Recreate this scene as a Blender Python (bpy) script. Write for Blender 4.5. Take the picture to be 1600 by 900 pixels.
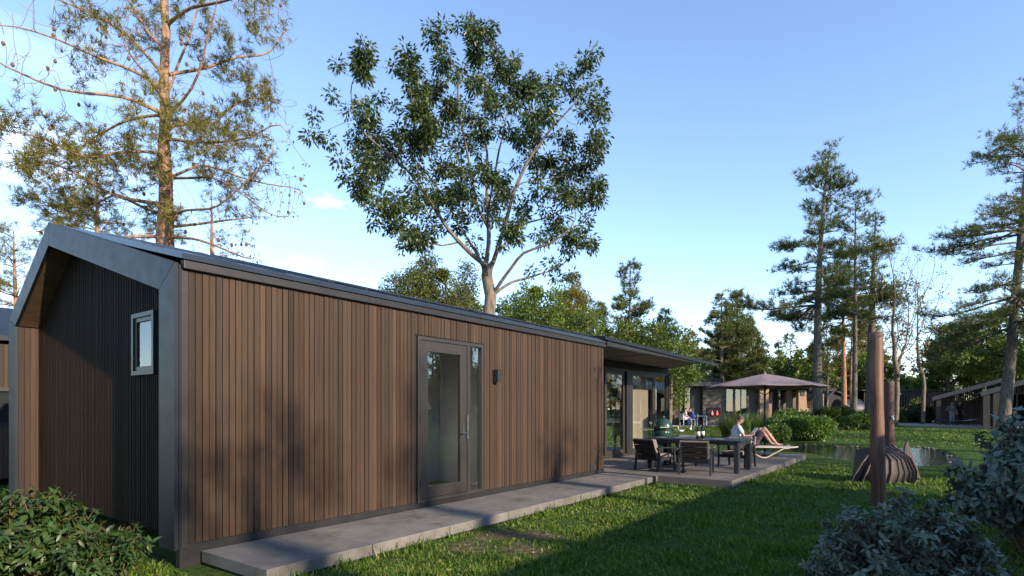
import bpy, math, random
import numpy as np
from mathutils import Vector, Matrix
R = math.radians
scene = bpy.context.scene
for o in list(bpy.data.objects): bpy.data.objects.remove(o)
COL = scene.collection

# ------------------------------------------------------------------ camera, sky, sun, exposure
CAM_Z = 1.6
F = 901.0
cam_d = bpy.data.cameras.new('camera'); cam = bpy.data.objects.new('camera', cam_d); COL.objects.link(cam)
cam.location = (0, 0, CAM_Z); cam.rotation_euler = (R(90), 0, 0)
cam_d.sensor_width = 36; cam_d.lens = 36 * F / 1600; cam_d.shift_y = (639 - 450) / 1600
cam_d.clip_start = .05; cam_d.clip_end = 3000
scene.camera = cam

SUN_EL = R(22.5)
SUN_AZ = math.atan2(.715, -.699)                 # from +Y towards +X
SUN = Vector((math.cos(SUN_EL)*math.sin(SUN_AZ), math.cos(SUN_EL)*math.cos(SUN_AZ), math.sin(SUN_EL)))
world = bpy.data.worlds.new('World'); scene.world = world; world.use_nodes = True
wt = world.node_tree; wt.nodes.clear()
sky = wt.nodes.new('ShaderNodeTexSky'); sky.sky_type = 'NISHITA'; sky.sun_disc = False
sky.sun_elevation = SUN_EL; sky.sun_rotation = SUN_AZ; sky.altitude = 50
sky.air_density = .85; sky.dust_density = 0.0; sky.ozone_density = 3.6
bg = wt.nodes.new('ShaderNodeBackground'); bg.inputs[1].default_value = .148
wo = wt.nodes.new('ShaderNodeOutputWorld')
# a few small fair-weather clouds low on the left, by direction
geo = wt.nodes.new('ShaderNodeTexCoord')
def wmath(op, a, b=None):
    n = wt.nodes.new('ShaderNodeMath'); n.operation = op
    for i, v in enumerate((a, b)):
        if v is None: continue
        if isinstance(v, (int, float)): n.inputs[i].default_value = v
        else: wt.links.new(v, n.inputs[i])
    return n.outputs[0]
def cloud(direction, sx, sz, seed, strength):
    d = Vector(direction).normalized()
    mp = wt.nodes.new('ShaderNodeMapping'); mp.vector_type = 'POINT'
    az = math.atan2(d.x, d.y); el = math.asin(d.z)
    rot = Matrix.Rotation(-el, 3, 'X') @ Matrix.Rotation(az, 3, 'Z')      # brings d to +Y
    mp.inputs['Rotation'].default_value = rot.to_euler()
    wt.links.new(geo.outputs['Generated'], mp.inputs['Vector'])
    sp = wt.nodes.new('ShaderNodeSeparateXYZ'); wt.links.new(mp.outputs[0], sp.inputs[0])
    nz = wt.nodes.new('ShaderNodeTexNoise'); nz.inputs['Scale'].default_value = 1.0; nz.inputs['Detail'].default_value = 6
    m2 = wt.nodes.new('ShaderNodeMapping'); m2.inputs['Scale'].default_value = (1.6/sx, 1, 1.6/sz); m2.inputs['Location'].default_value = (seed, seed*2.3, 0)
    wt.links.new(mp.outputs[0], m2.inputs['Vector']); wt.links.new(m2.outputs[0], nz.inputs['Vector'])
    x = wmath('DIVIDE', sp.outputs[0], sx); z = wmath('DIVIDE', sp.outputs[2], sz)
    r = wmath('SQRT', wmath('ADD', wmath('MULTIPLY', x, x), wmath('MULTIPLY', z, z)))
    back = wmath('GREATER_THAN', sp.outputs[1], 0.0)
    v = wmath('SUBTRACT', wmath('MULTIPLY', nz.outputs[0], 1.7), r)
    v = wmath('MULTIPLY', wmath('ADD', v, .12), 2.2)
    cl = wt.nodes.new('ShaderNodeClamp'); wt.links.new(wmath('MULTIPLY', v, back), cl.inputs[0])
    return wmath('MULTIPLY', cl.outputs[0], strength)
def sdir(px, py): return ((px-800)/F, 1, (639-py)/F)
cl1 = cloud(sdir(480, 409), .030, .0085, 1.2, .55)
cl2 = cloud(sdir(512, 315), .030, .013, 5.1, .14)
cl3 = cloud(sdir(40, 225), .14, .05, 9.4, .17)
cl4 = cloud(sdir(25, 70), .13, .045, 3.4, .07)
tot = wmath('MAXIMUM', wmath('MAXIMUM', cl1, cl2), wmath('MAXIMUM', cl3, cl4))
mx = wt.nodes.new('ShaderNodeMixRGB'); wt.links.new(tot, mx.inputs[0]); hs = wt.nodes.new('ShaderNodeMixRGB'); hs.blend_type = 'MULTIPLY'; hs.inputs[0].default_value = 1; hs.inputs[2].default_value = (1.15, 1.01, .91, 1); wt.links.new(sky.outputs[0], hs.inputs[1]); wt.links.new(hs.outputs[0], mx.inputs[1]); mx.inputs[2].default_value = (8.0, 7.9, 7.9, 1)
wt.links.new(mx.outputs[0], bg.inputs[0]); wt.links.new(bg.outputs[0], wo.inputs[0])

sun_d = bpy.data.lights.new('sun', 'SUN'); sun = bpy.data.objects.new('sun', sun_d); COL.objects.link(sun)
sun_d.energy = 3.3; sun_d.angle = R(.53); sun_d.color = (1, .83, .64)
sun.rotation_euler = SUN.to_track_quat('Z', 'Y').to_euler()

scene.view_settings.view_transform = 'Standard'; scene.view_settings.look = 'None'
scene.view_settings.gamma = 1; scene.view_settings.use_curve_mapping = False
scene.view_settings.exposure = 1.52
scene.render.engine = 'CYCLES'
scene.cycles.max_bounces = 8; scene.cycles.diffuse_bounces = 3; scene.cycles.glossy_bounces = 3
scene.cycles.transmission_bounces = 6; scene.cycles.transparent_max_bounces = 12
scene.cycles.caustics_reflective = False; scene.cycles.caustics_refractive = False

# ------------------------------------------------------------------ frames of reference
D1 = Vector((.591, .807, 0)).normalized()          # along the long wall, away from the camera
D2 = Vector((-D1.y, D1.x, 0))                      # into the house
def W(p, q, z=0.): return Vector((p*-D2.x + q*D1.x, p*-D2.y + q*D1.y, z))   # p = towards the camera side, q = along the wall
def at(px, py, Y): return Vector(((px-800)/F*Y, Y, CAM_Z - (py-639)/F*Y))
ANG = math.atan2(D1.y, D1.x)

# ------------------------------------------------------------------ tagging
def tag(o, label=None, cat=None, group=None, kind=None):
    if label: o['label'] = label
    if cat: o['category'] = cat
    if group: o['group'] = group
    if kind: o['kind'] = kind
    return o
def empty(name, loc=(0,0,0), rz=0, label=None, cat=None, group=None):
    o = bpy.data.objects.new(name, None); COL.objects.link(o); o.location = loc; o.rotation_euler = (0, 0, rz)
    o.empty_display_size = .1
    return tag(o, label, cat, group)
def copy_tree(o, parent=None):
    c = o.copy(); COL.objects.link(c); c.parent = parent
    for ch in list(o.children): copy_tree(ch, c)
    return c

# ------------------------------------------------------------------ mesh building
def link_mesh(name, me, m, parent=None, smooth=False):
    if m: me.materials.append(m)
    if smooth: me.polygons.foreach_set('use_smooth', np.ones(len(me.polygons), dtype=bool))
    o = bpy.data.objects.new(name, me); COL.objects.link(o)
    if parent: o.parent = parent
    return o
def np_mesh(name, V, T, m, parent=None, smooth=False):
    """V (N,3), T (M,k) all faces the same size"""
    V = np.asarray(V, dtype=np.float32); T = np.asarray(T, dtype=np.int32)
    me = bpy.data.meshes.new(name)
    k = T.shape[1]
    me.vertices.add(len(V)); me.vertices.foreach_set('co', V.ravel())
    me.loops.add(T.size); me.loops.foreach_set('vertex_index', T.ravel())
    me.polygons.add(len(T)); me.polygons.foreach_set('loop_start', np.arange(0, T.size, k, dtype=np.int32))
    try: me.polygons.foreach_set('loop_total', np.full(len(T), k, dtype=np.int32))
    except Exception: pass
    me.update(calc_edges=True)
    return link_mesh(name, me, m, parent, smooth)

class MB:
    def __init__(s): s.v = []; s.f = []
    def add(s, vs, fs):
        b = len(s.v); s.v += [tuple(x) for x in vs]; s.f += [tuple(i+b for i in f) for f in fs]; return s
    def box(s, x0, x1, y0, y1, z0, z1, M=None):
        vs = [Vector((x, y, z)) for z in (z0, z1) for y in (y0, y1) for x in (x0, x1)]
        if M is not None: vs = [M @ v for v in vs]
        return s.add(vs, [(0,2,3,1),(4,5,7,6),(0,1,5,4),(2,6,7,3),(0,4,6,2),(1,3,7,5)])
    def bar(s, a, b, w, h, up=(0,0,1)):
        a = Vector(a); b = Vector(b); d = (b-a).normalized(); up = Vector(up)
        x = d.cross(up)
        if x.length < 1e-4: x = d.cross(Vector((1,0,0)))
        x.normalize(); y = x.cross(d).normalized()
        vs = [p + x*i*w/2 + y*j*h/2 for p in (a, b) for j in (-1, 1) for i in (-1, 1)]
        return s.add(vs, [(0,2,3,1),(4,5,7,6),(0,1,5,4),(2,6,7,3),(0,4,6,2),(1,3,7,5)])
    def prism(s, poly, axis, a, b):
        """poly: list of 2D; extruded along axis (0,1,2) from a to b"""
        n = len(poly)
        def mk(u, v, w):
            return (w, u, v) if axis == 0 else ((u, w, v) if axis == 1 else (u, v, w))
        vs = [mk(u, v, a) for u, v in poly] + [mk(u, v, b) for u, v in poly]
        fs = [tuple(range(n))[::-1], tuple(range(n, 2*n))] + [(i, (i+1) % n, (i+1) % n + n, i+n) for i in range(n)]
        return s.add(vs, fs)
    def quad(s, a, b, c, d): return s.add([a, b, c, d], [(0,1,2,3)])
    def tube(s, pts, rad, n=8, caps=True):
        pts = [Vector(p) for p in pts]
        if isinstance(rad, (int, float)): rad = [rad]*len(pts)
        b0 = len(s.v); prev = None
        for i, p in enumerate(pts):
            t = (pts[min(i+1, len(pts)-1)] - pts[max(i-1, 0)])
            if t.length < 1e-9: t = Vector((0,0,1))
            t.normalize()
            if prev is None:
                x = t.orthogonal().normalized()
            else:
                x = (prev - t*prev.dot(t))
                x = x.normalized() if x.length > 1e-6 else t.orthogonal().normalized()
            prev = x; y = t.cross(x)
            for k in range(n):
                a = 2*math.pi*k/n
                q = p + (x*math.cos(a) + y*math.sin(a))*rad[i]
                s.v.append((q.x, q.y, q.z))
        for i in range(len(pts)-1):
            for k in range(n):
                a = b0+i*n+k; b = b0+i*n+(k+1) % n
                s.f.append((a, b, b+n, a+n))
        if caps:
            s.f.append(tuple(b0+k for k in range(n))[::-1])
            e = b0+(len(pts)-1)*n; s.f.append(tuple(e+k for k in range(n)))
        return s
    def lathe(s, prof, n=24, c=(0,0,0), sx=1, sy=1):
        """prof: (r, z) from bottom to top"""
        b0 = len(s.v)
        for r, z in prof:
            for k in range(n):
                a = 2*math.pi*k/n; s.v.append((c[0]+r*math.cos(a)*sx, c[1]+r*math.sin(a)*sy, c[2]+z))
        for i in range(len(prof)-1):
            for k in range(n):
                a = b0+i*n+k; b = b0+i*n+(k+1) % n; s.f.append((a, b, b+n, a+n))
        s.f.append(tuple(b0+k for k in range(n))[::-1]); e = b0+(len(prof)-1)*n; s.f.append(tuple(e+k for k in range(n)))
        return s
    def ball(s, c, r, n=12, m=8, rot=None):
        c = Vector(c)
        if isinstance(r, (int, float)): r = (r, r, r)
        b0 = len(s.v); 
        for j in range(m+1):
            ph = math.pi*j/m
            rr = max(math.sin(ph), 1e-3)
            for k in range(n):
                a = 2*math.pi*k/n
                v = Vector((r[0]*rr*math.cos(a), r[1]*rr*math.sin(a), -r[2]*math.cos(ph)))
                if rot is not None: v = rot @ v
                s.v.append(tuple(c+v))
        for j in range(m):
            for k in range(n):
                a = b0+j*n+k; b = b0+j*n+(k+1) % n; s.f.append((a, b, b+n, a+n))
        s.f.append(tuple(b0+k for k in range(n))[::-1]); e = b0+m*n; s.f.append(tuple(e+k for k in range(n)))
        return s
    def build(s, name, m, parent=None, smooth=False, bevel=0):
        me = bpy.data.meshes.new(name); me.from_pydata(s.v, [], s.f); me.update()
        o = link_mesh(name, me, m, parent, smooth)
        if bevel:
            b = o.modifiers.new('bevel', 'BEVEL'); b.width = bevel; b.segments = 2; b.limit_method = 'ANGLE'; b.angle_limit = R(40)
        return o

# ------------------------------------------------------------------ materials
class MT:
    def __init__(s, name):
        s.m = bpy.data.materials.new(name); s.m.use_nodes = True; s.t = s.m.node_tree; s.n = s.t.nodes
        s.b = s.n['Principled BSDF']; s.out = s.n['Material Output']
    def node(s, ty, **kw):
        n = s.n.new(ty)
        for k, v in kw.items(): setattr(n, k, v)
        return n
    def link(s, a, b): s.t.links.new(a, b)
    def set(s, **kw):
        for k, v in kw.items():
            s.b.inputs[k.replace('_', ' ')].default_value = v
        return s
    def coord(s, kind='Object', scale=(1,1,1), rot=(0,0,0)):
        tc = s.node('ShaderNodeTexCoord'); mp = s.node('ShaderNodeMapping')
        mp.inputs['Scale'].default_value = scale; mp.inputs['Rotation'].default_value = rot
        s.link(tc.outputs[kind], mp.inputs[0]); return mp.outputs[0]
    def noise(s, scale, detail=4, co=None, rough=.5, dist=0):
        n = s.node('ShaderNodeTexNoise'); n.inputs['Scale'].default_value = scale; n.inputs['Detail'].default_value = detail
        n.inputs['Roughness'].default_value = rough; n.inputs['Distortion'].default_value = dist
        if co is not None: s.link(co, n.inputs['Vector'])
        return n.outputs[0]
    def ramp(s, fac, stops):
        r = s.node('ShaderNodeValToRGB'); e = r.color_ramp.elements
        while len(e) < len(stops): e.new(.5)
        for i, (p, c) in enumerate(stops): e[i].position = p; e[i].color = (*c, 1) if len(c) == 3 else c
        s.link(fac, r.inputs[0]); return r.outputs[0]
    def mix(s, fac, a, b, mode='MIX'):
        n = s.node('ShaderNodeMixRGB', blend_type=mode)
        for i, v in enumerate((fac, a, b)):
            if isinstance(v, (int, float)): n.inputs[i].default_value = v
            elif isinstance(v, tuple): n.inputs[i].default_value = (*v, 1) if len(v) == 3 else v
            else: s.link(v, n.inputs[i])
        return n.outputs[0]
    def math(s, op, a, b=None):
        n = s.node('ShaderNodeMath', operation=op)
        for i, v in enumerate((a, b)):
            if v is None: continue
            if isinstance(v, (int, float)): n.inputs[i].default_value = v
            else: s.link(v, n.inputs[i])
        return n.outputs[0]
    def island(s):
        g = s.node('ShaderNodeNewGeometry'); return g.outputs['Random Per Island']
    def bump(s, h, strength=.3, dist=.02):
        n = s.node('ShaderNodeBump'); n.inputs['Strength'].default_value = strength; n.inputs['Distance'].default_value = dist
        s.link(h, n.inputs['Height']); s.link(n.outputs[0], s.b.inputs['Normal']); return s
    def color(s, c): s.link(c, s.b.inputs['Base Color']); return s

def plain(name, c, rough=.6, metal=0, var=.15, nscale=8, bump=0, spec=None):
    t = MT(name)
    co = t.coord()
    n = t.noise(nscale, 5, co)
    lo = tuple(max(0, x*(1-var)) for x in c); hi = tuple(x*(1+var) for x in c)
    t.color(t.ramp(n, [(.3, lo), (.7, hi)])); t.set(Roughness=rough, Metallic=metal)
    rn = t.noise(nscale*3.1, 3, co); rr = t.node('ShaderNodeMapRange'); t.link(rn, rr.inputs[0])
    rr.inputs[3].default_value = max(.02, rough-.08); rr.inputs[4].default_value = min(1, rough+.08); t.link(rr.outputs[0], t.b.inputs['Roughness'])
    if spec is not None: t.b.inputs['Specular IOR Level'].default_value = spec
    if bump: t.bump(t.noise(nscale*6, 4, co), bump, .01)
    return t.m

def boards(name, cols, grain=(60, 60, 2.0), rough=.7, bump=.25, streak=.5, spec=.25):
    """wood with a colour of its own for every separate board and grain along z (object space)"""
    t = MT(name); isl = t.island()
    c = t.ramp(isl, [(i/(len(cols)-1), x) for i, x in enumerate(cols)])
    tc = t.node('ShaderNodeTexCoord'); mp = t.node('ShaderNodeMapping'); mp.inputs['Scale'].default_value = grain
    add = t.node('ShaderNodeVectorMath', operation='ADD'); cx = t.node('ShaderNodeCombineXYZ')
    t.link(t.math('MULTIPLY', isl, 37.0), cx.inputs[2]); t.link(t.math('MULTIPLY', isl, 11.0), cx.inputs[0])
    t.link(tc.outputs['Object'], add.inputs[0]); t.link(cx.outputs[0], add.inputs[1]); t.link(add.outputs[0], mp.inputs[0])
    g = t.noise(1.0, 6, mp.outputs[0], .6, .6)
    big = t.noise(.8, 3, t.coord())
    c = t.mix(streak, c, t.ramp(g, [(.3, (.28,.26,.25)), (.52, (.9,.9,.9)), (.75, (1.45,1.35,1.25))]), 'MULTIPLY')
    c = t.mix(.45, c, t.ramp(big, [(.3, (.7,.72,.75)), (.7, (1.2,1.15,1.1))]), 'MULTIPLY')
    t.color(c).set(Roughness=rough); t.b.inputs['Specular IOR Level'].default_value = spec
    t.bump(g, bump, .004); return t.m

def leafmat(name, cols, rough=.45, trans=.25, clump=.6, cdark=.55, tcol=(.35,.5,.05)):
    t = MT(name); isl = t.island()
    c = t.ramp(isl, [(i/(len(cols)-1), x) for i, x in enumerate(cols)])
    n = t.noise(clump, 3, t.coord())
    c = t.mix(1.0, c, t.ramp(n, [(.35, (cdark,)*3), (.65, (1.3,1.25,1.1))]), 'MULTIPLY')
    t.color(c).set(Roughness=rough); t.b.inputs['Specular IOR Level'].default_value = .35
    tr = t.node('ShaderNodeBsdfTranslucent')
    t.link(t.mix(1.0, c, tuple(x*3.2 for x in tcol), 'MULTIPLY'), tr.inputs[0])
    mx = t.node('ShaderNodeMixShader'); mx.inputs[0].default_value = trans
    t.link(t.b.outputs[0], mx.inputs[1]); t.link(tr.outputs[0], mx.inputs[2]); t.link(mx.outputs[0], t.out.inputs[0])
    return t.m

def bark(name, a, b, scale=(9, 9, 2.2), bump=.8, c=None):
    t = MT(name); co = t.coord(scale=scale)
    n = t.noise(1.5, 7, co, .65, .8)
    v = t.node('ShaderNodeTexVoronoi'); v.inputs['Scale'].default_value = 1.2; t.link(co, v.inputs['Vector'])
    h = t.math('ADD', n, t.math('MULTIPLY', v.outputs[0], .4))
    stops = [(.35, a), (.8, b)]
    if c: stops = [(.35, a), (.6, b), (.85, c)]
    t.color(t.ramp(h, stops)).set(Roughness=.85); t.b.inputs['Specular IOR Level'].default_value = .2
    t.bump(h, bump, .03); return t.m

def glassmat(name, tint=(.9,.93,.93), refl=1.0, rough=.0):
    t = MT(name); t.n.remove(t.b)
    tr = t.node('ShaderNodeBsdfTransparent'); tr.inputs[0].default_value = (*tint, 1)
    gl = t.node('ShaderNodeBsdfGlossy'); gl.inputs['Roughness'].default_value = rough; gl.inputs[0].default_value = (1,1,1,1)
    fr = t.node('ShaderNodeFresnel'); fr.inputs[0].default_value = 1.5
    n = t.noise(1.2, 2, t.coord()); bp = t.node('ShaderNodeBump'); bp.inputs['Strength'].default_value = .02; bp.inputs['Distance'].default_value = .02
    t.link(n, bp.inputs['Height']); t.link(bp.outputs[0], gl.inputs['Normal'])
    gn = t.node('ShaderNodeNewGeometry'); f = t.math('MULTIPLY', t.math('MINIMUM', t.math('MULTIPLY', fr.outputs[0], 2.0*refl), 1.0), t.math('SUBTRACT', 1.0, gn.outputs['Backfacing']))
    mx = t.node('ShaderNodeMixShader'); t.link(f, mx.inputs[0]); t.link(tr.outputs[0], mx.inputs[1]); t.link(gl.outputs[0], mx.inputs[2])
    t.link(mx.outputs[0], t.out.inputs[0]); return t.m

def curtainmat(name, c):
    t = MT(name); n = t.noise(40, 4, t.coord(scale=(1,1,.2)))
    t.color(t.ramp(n, [(.3, tuple(x*.85 for x in c)), (.7, c)])).set(Roughness=.9); return t.m

def emis(name, c, s):
    t = MT(name); t.set(Emission_Strength=s) if False else None
    t.b.inputs['Emission Color'].default_value = (*c, 1); t.b.inputs['Emission Strength'].default_value = s
    t.b.inputs['Base Color'].default_value = (*c, 1); return t.m

M = {}
M['clad'] = boards('cladding_wood', [(.024,.015,.0095),(.054,.033,.020),(.038,.025,.017),(.078,.047,.028),(.029,.019,.013),(.058,.039,.027),(.046,.028,.018),(.066,.038,.022)], (70, 70, 1.6))
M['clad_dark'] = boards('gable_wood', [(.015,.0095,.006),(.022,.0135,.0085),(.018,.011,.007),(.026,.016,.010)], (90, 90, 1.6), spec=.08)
M['soffit_wood'] = boards('soffit_wood', [(.09,.052,.03),(.12,.07,.04),(.10,.06,.035)], (2.0, 40, 40))
M['metal'] = plain('anthracite_metal', (.010,.013,.018), .5, .1, .2, 2, spec=.35)
M['metal_dark'] = plain('black_trim', (.022,.022,.024), .45, .2, .2, 6)
M['gutter'] = plain('gutter_metal', (.022,.021,.021), .5, .2, .2, 6)
M['roof'] = plain('roof_metal', (.035,.042,.055), .25, .5, .15, 3)
M['frame'] = plain('grey_frame', (.033,.029,.025), .45, .1, .06, 5)
M['frame_dark'] = plain('dark_frame', (.022,.024,.027), .45, .15, .1, 5)
M['slab_dirt'] = None
M['white'] = plain('white_plaster', (.75,.74,.73), .8, 0, .03, 3)
M['ceil'] = plain('soffit_panel', (.15,.12,.10), .6, 0, .08, 2)
M['floor_wood'] = boards('floor_boards', [(.23,.13,.06),(.28,.17,.09),(.2,.12,.06)], (2, 60, 60))
M['dark_floor'] = plain('dark_floor', (.05,.045,.04), .35, 0, .2, 4)
M['glass'] = glassmat('pane_glass', (.90,.92,.92), 1.5)
M['glass_clear'] = glassmat('clear_pane_glass', (.93,.95,.95), .5)
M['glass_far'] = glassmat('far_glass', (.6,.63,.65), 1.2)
M['curtain'] = curtainmat('curtain_cloth', (.52,.43,.33))
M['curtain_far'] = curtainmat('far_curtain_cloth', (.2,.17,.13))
M['curtain_white'] = curtainmat('sheer_cloth', (.7,.72,.74))
M['foil'] = plain('black_membrane', (.012,.012,.013), .7, 0, .1)
M['chrome'] = plain('steel', (.5,.5,.5), .25, 1, .05)
def concrete():
    t = MT('slab_concrete'); co = t.coord()
    isl = t.island()
    base = t.ramp(isl, [(0, (.12,.112,.106)), (.5, (.145,.135,.125)), (1, (.165,.153,.143))])
    n = t.noise(2.2, 8, co, .65); n2 = t.noise(60, 4, co)
    c = t.mix(.8, base, t.ramp(n, [(.3, (.40,.39,.36)), (.5, (.95,.94,.92)), (.7, (1.3,1.27,1.23))]), 'MULTIPLY')
    st = t.noise(7, 5, co, .7); c = t.mix(.22, c, t.ramp(st, [(.42, (.45,.42,.38)), (.5, (1,1,1))]), 'MULTIPLY')
    g = t.noise(1.0, 6, t.coord(scale=(1.5, 60, 60)), .6)
    c = t.mix(.4, c, t.ramp(g, [(.3, (.6,.6,.6)), (.7, (1.2,1.2,1.2))]), 'MULTIPLY')
    t.color(c).set(Roughness=.75); t.bump(t.math('ADD', n2, g), .25, .004); return t.m
M['slab'] = concrete()
M['deck'] = boards('deck_boards', [(.11,.10,.096),(.14,.128,.12),(.125,.115,.108),(.16,.145,.135)], (2.0, 60, 60), .65, .3)
# ------------------------------------------------------------------ terrain
POND = [at(px, py, 0) for px, py in []]
def gxy(px, py, z=0.0):
    Y = F*(CAM_Z - z)/(py-639); return ((px-800)/F*Y, Y)
WATER_Z = -.06
pond_px = [(1150,695),(1200,694),(1250,695),(1300,698),(1345,699),(1390,699),(1440,699),(1472,705),(1490,714),(1492,722),(1478,728),(1440,731),(1400,731),(1360,726),(1310,720),(1275,713),(1245,709),(1200,709),(1150,704)]
POND = np.array([gxy(a, b, WATER_Z) for a, b in pond_px])
def inside(poly, X, Y):
    X = np.asarray(X); Y = np.asarray(Y); r = np.zeros(X.shape, bool); n = len(poly); j = n-1
    for i in range(n):
        xi, yi = poly[i]; xj, yj = poly[j]
        c = ((yi > Y) != (yj > Y)) & (X < (xj-xi)*(Y-yi)/(yj-yi+1e-12)+xi)
        r ^= c; j = i
    return r
def dist_poly(poly, X, Y):
    d = np.full(np.shape(X), 1e9); n = len(poly)
    for i in range(n):
        ax, ay = poly[i]; bx, by = poly[(i+1) % n]
        t = np.clip(((X-ax)*(bx-ax)+(Y-ay)*(by-ay))/((bx-ax)**2+(by-ay)**2+1e-12), 0, 1)
        d = np.minimum(d, np.hypot(X-ax-t*(bx-ax), Y-ay-t*(by-ay)))
    return d
def vnoise(X, Y, s, seed=0):
    rs = np.random.RandomState(seed); out = 0
    for k in range(5):
        a = rs.uniform(0, 6.28); w = rs.uniform(.7, 1.5)/s; ph = rs.uniform(0, 6.28)
        out = out + np.sin((X*math.cos(a)+Y*math.sin(a))*w*2+ph + 1.3*np.sin((X*math.sin(a)-Y*math.cos(a))*w*1.1+ph*2))
    return out/5
def sst(a, b, x):
    t = np.clip((x-a)/(b-a), 0, 1); return t*t*(3-2*t)
def ground_z(X, Y):
    X = np.asarray(X, float); Y = np.asarray(Y, float)
    z = .30*sst(24, 40, Y)
    z = z + .02*vnoise(X, Y, 3.0, 3)*sst(3, 9, Y) + .012*vnoise(X, Y, 1.0, 5)
    ins = inside(POND, X, Y); d = dist_poly(POND, X, Y)
    sd = np.where(ins, -d, d)
    bank = sst(-.38, .04, sd)                       # 0 deep in the pond, 1 on the lawn
    z = np.where(sd < .04, z*bank + (-.42)*(1-bank), z)
    return z
def build_ground():
    def axis(lo, hi, fine_lo, fine_hi, st):
        a = [fine_lo]
        s = st
        xs = list(np.arange(fine_lo, fine_hi+1e-6, st))
        x = fine_hi; s = st
        while x < hi: s *= 1.18; x += s; xs.append(x)
        x = fine_lo; s = st; left = []
        while x > lo: s *= 1.18; x -= s; left.append(x)
        return np.array(left[::-1]+xs)
    xs = axis(-900, 900, -8, 22, .16); ys = axis(-300, 1500, 3, 31, .16)
    X, Y = np.meshgrid(xs, ys); Z = ground_z(X, Y)
    V = np.stack([X, Y, Z], -1).reshape(-1, 3); nx = len(xs); ny = len(ys)
    i = np.arange((ny-1)*nx).reshape(ny-1, nx)[:, :-1].ravel()
    T = np.stack([i, i+1, i+1+nx, i+nx], 1)
    t = MT('lawn_soil'); co = t.coord()
    n = t.noise(1.3, 8, co, .65); n2 = t.noise(12, 6, co, .6)
    g = t.ramp(n2, [(.3, (.018,.036,.008)), (.5, (.035,.068,.014)), (.72, (.07,.10,.022))])
    d = t.ramp(n2, [(.3, (.07,.048,.03)), (.7, (.19,.13,.088))])
    # worn patch of bare soil by the path
    dx = DIRT[0]; 
    sp = t.node('ShaderNodeSeparateXYZ'); t.link(co, sp.inputs[0])
    mask = None
    for (cx, cy, r) in DIRT:
        a = t.math('SUBTRACT', sp.outputs[0], cx); b = t.math('SUBTRACT', sp.outputs[1], cy)
        rr = t.math('DIVIDE', t.math('SQRT', t.math('ADD', t.math('MULTIPLY', a, a), t.math('MULTIPLY', b, b))), r)
        k = t.math('SUBTRACT', 1.0, rr)
        mask = k if mask is None else t.math('MAXIMUM', mask, k)
    mk = t.math('ADD', mask, t.math('MULTIPLY', t.math('ADD', t.math('SUBTRACT', n, .5), t.math('MULTIPLY', t.math('SUBTRACT', n2, .5), .8)), 1.8))
    mk2 = t.ramp(mk, [(.0, (0,0,0)), (1.0, (1,1,1))])
    t.color(t.mix(mk2, g, d)).set(Roughness=.95); t.b.inputs['Specular IOR Level'].default_value = .1
    t.bump(t.math('ADD', n2, n), .8, .06)
    o = np_mesh('ground', V, T, t.m, smooth=True); tag(o, kind='structure')
DIRT = [(gxy(790, 835)[0], gxy(790, 835)[1], .62), (gxy(845, 838)[0], gxy(845, 838)[1], .5), (gxy(735, 858)[0], gxy(735, 858)[1], .5), (gxy(815, 860)[0], gxy(815, 860)[1], .5)]
build_ground()
# pond
t = MT('pond_water'); co = t.coord()
w1 = t.noise(3.2, 4, t.coord(scale=(1, 1.6, 1)), .55, .4); w2 = t.noise(14, 3, co)
t.set(Roughness=.03, IOR=1.33); t.b.inputs['Base Color'].default_value = (.012,.018,.010,1); t.b.inputs['Specular IOR Level'].default_value = .5
t.bump(t.math('ADD', w1, t.math('MULTIPLY', w2, .25)), .22, .06)
x0, y0 = POND.min(0)-.3; x1, y1 = POND.max(0)+.3
tag(MB().quad((x0,y0,WATER_Z),(x1,y0,WATER_Z),(x1,y1,WATER_Z),(x0,y1,WATER_Z)).build('pond_water', t.m), kind='structure')

# path of large slabs along the house, and the deck
def frame_obj(o): o.location = (0,0,0); o.rotation_euler = (0,0,ANG); return o      # local x = q, local y = -p
rnd = random.Random(4)
mb = MB(); q = 2.88
while q < 12.0:
    L = min(1.22, 12.0-q)
    mb.box(q+.004, q+L-.004, 4.85, 6.05, .03, .15)
    q += L
path = frame_obj(mb.build('path', M['slab'], bevel=.006)); tag(path, kind='structure')
frame_obj(tag(MB().box(2.9, 12.0, 4.88, 6.04, -.2, .1).build('path_base', M['metal_dark']), kind='structure'))
mb = MB(); y = 3.32
while y < 8.0:
    w = .142
    a = 12.0
    if y > 5.0-.05 and y < 6.07: a = 12.006
    mb.box(a, 20.3+rnd.uniform(-.004,.004), y, y+w-.007, .122+rnd.uniform(-.001,.001), .15+rnd.uniform(-.0012,.0012))
    y += w
frame_obj(tag(mb.build('deck_terrace', M['deck']), kind='structure'))
mb = MB(); mb.box(12.02, 20.27, 3.35, 7.9, -.25, .118)
frame_obj(tag(mb.build('deck_terrace_base', M['metal_dark']), kind='structure'))
mb = MB(); mb.box(12.0, 20.3, 3.295, 3.318, .0, .152); mb.box(11.975, 11.998, 3.32, 4.85, .0, .152); mb.box(20.302, 20.325, 3.3, 7.9, .0, .152)
frame_obj(tag(mb.build('deck_edge', M['deck']), kind='structure'))

# ------------------------------------------------------------------ the wooden house
C0 = W(-6.07, 2.63)
house = empty('timber_house', C0, ANG, 'long timber-clad house with dark metal roof and folded metal gable frame beside the slab path', 'house')
# local: x along the wall (u), y into the house (v)
UL = 17.6                                     # end of the house
RV, RZ = 3.76, 4.17; LV = 5.62; EZ = 3.06
def part(mb, name, mat, parent=house, **k): return mb.build(name, mat, parent, **k)
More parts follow.
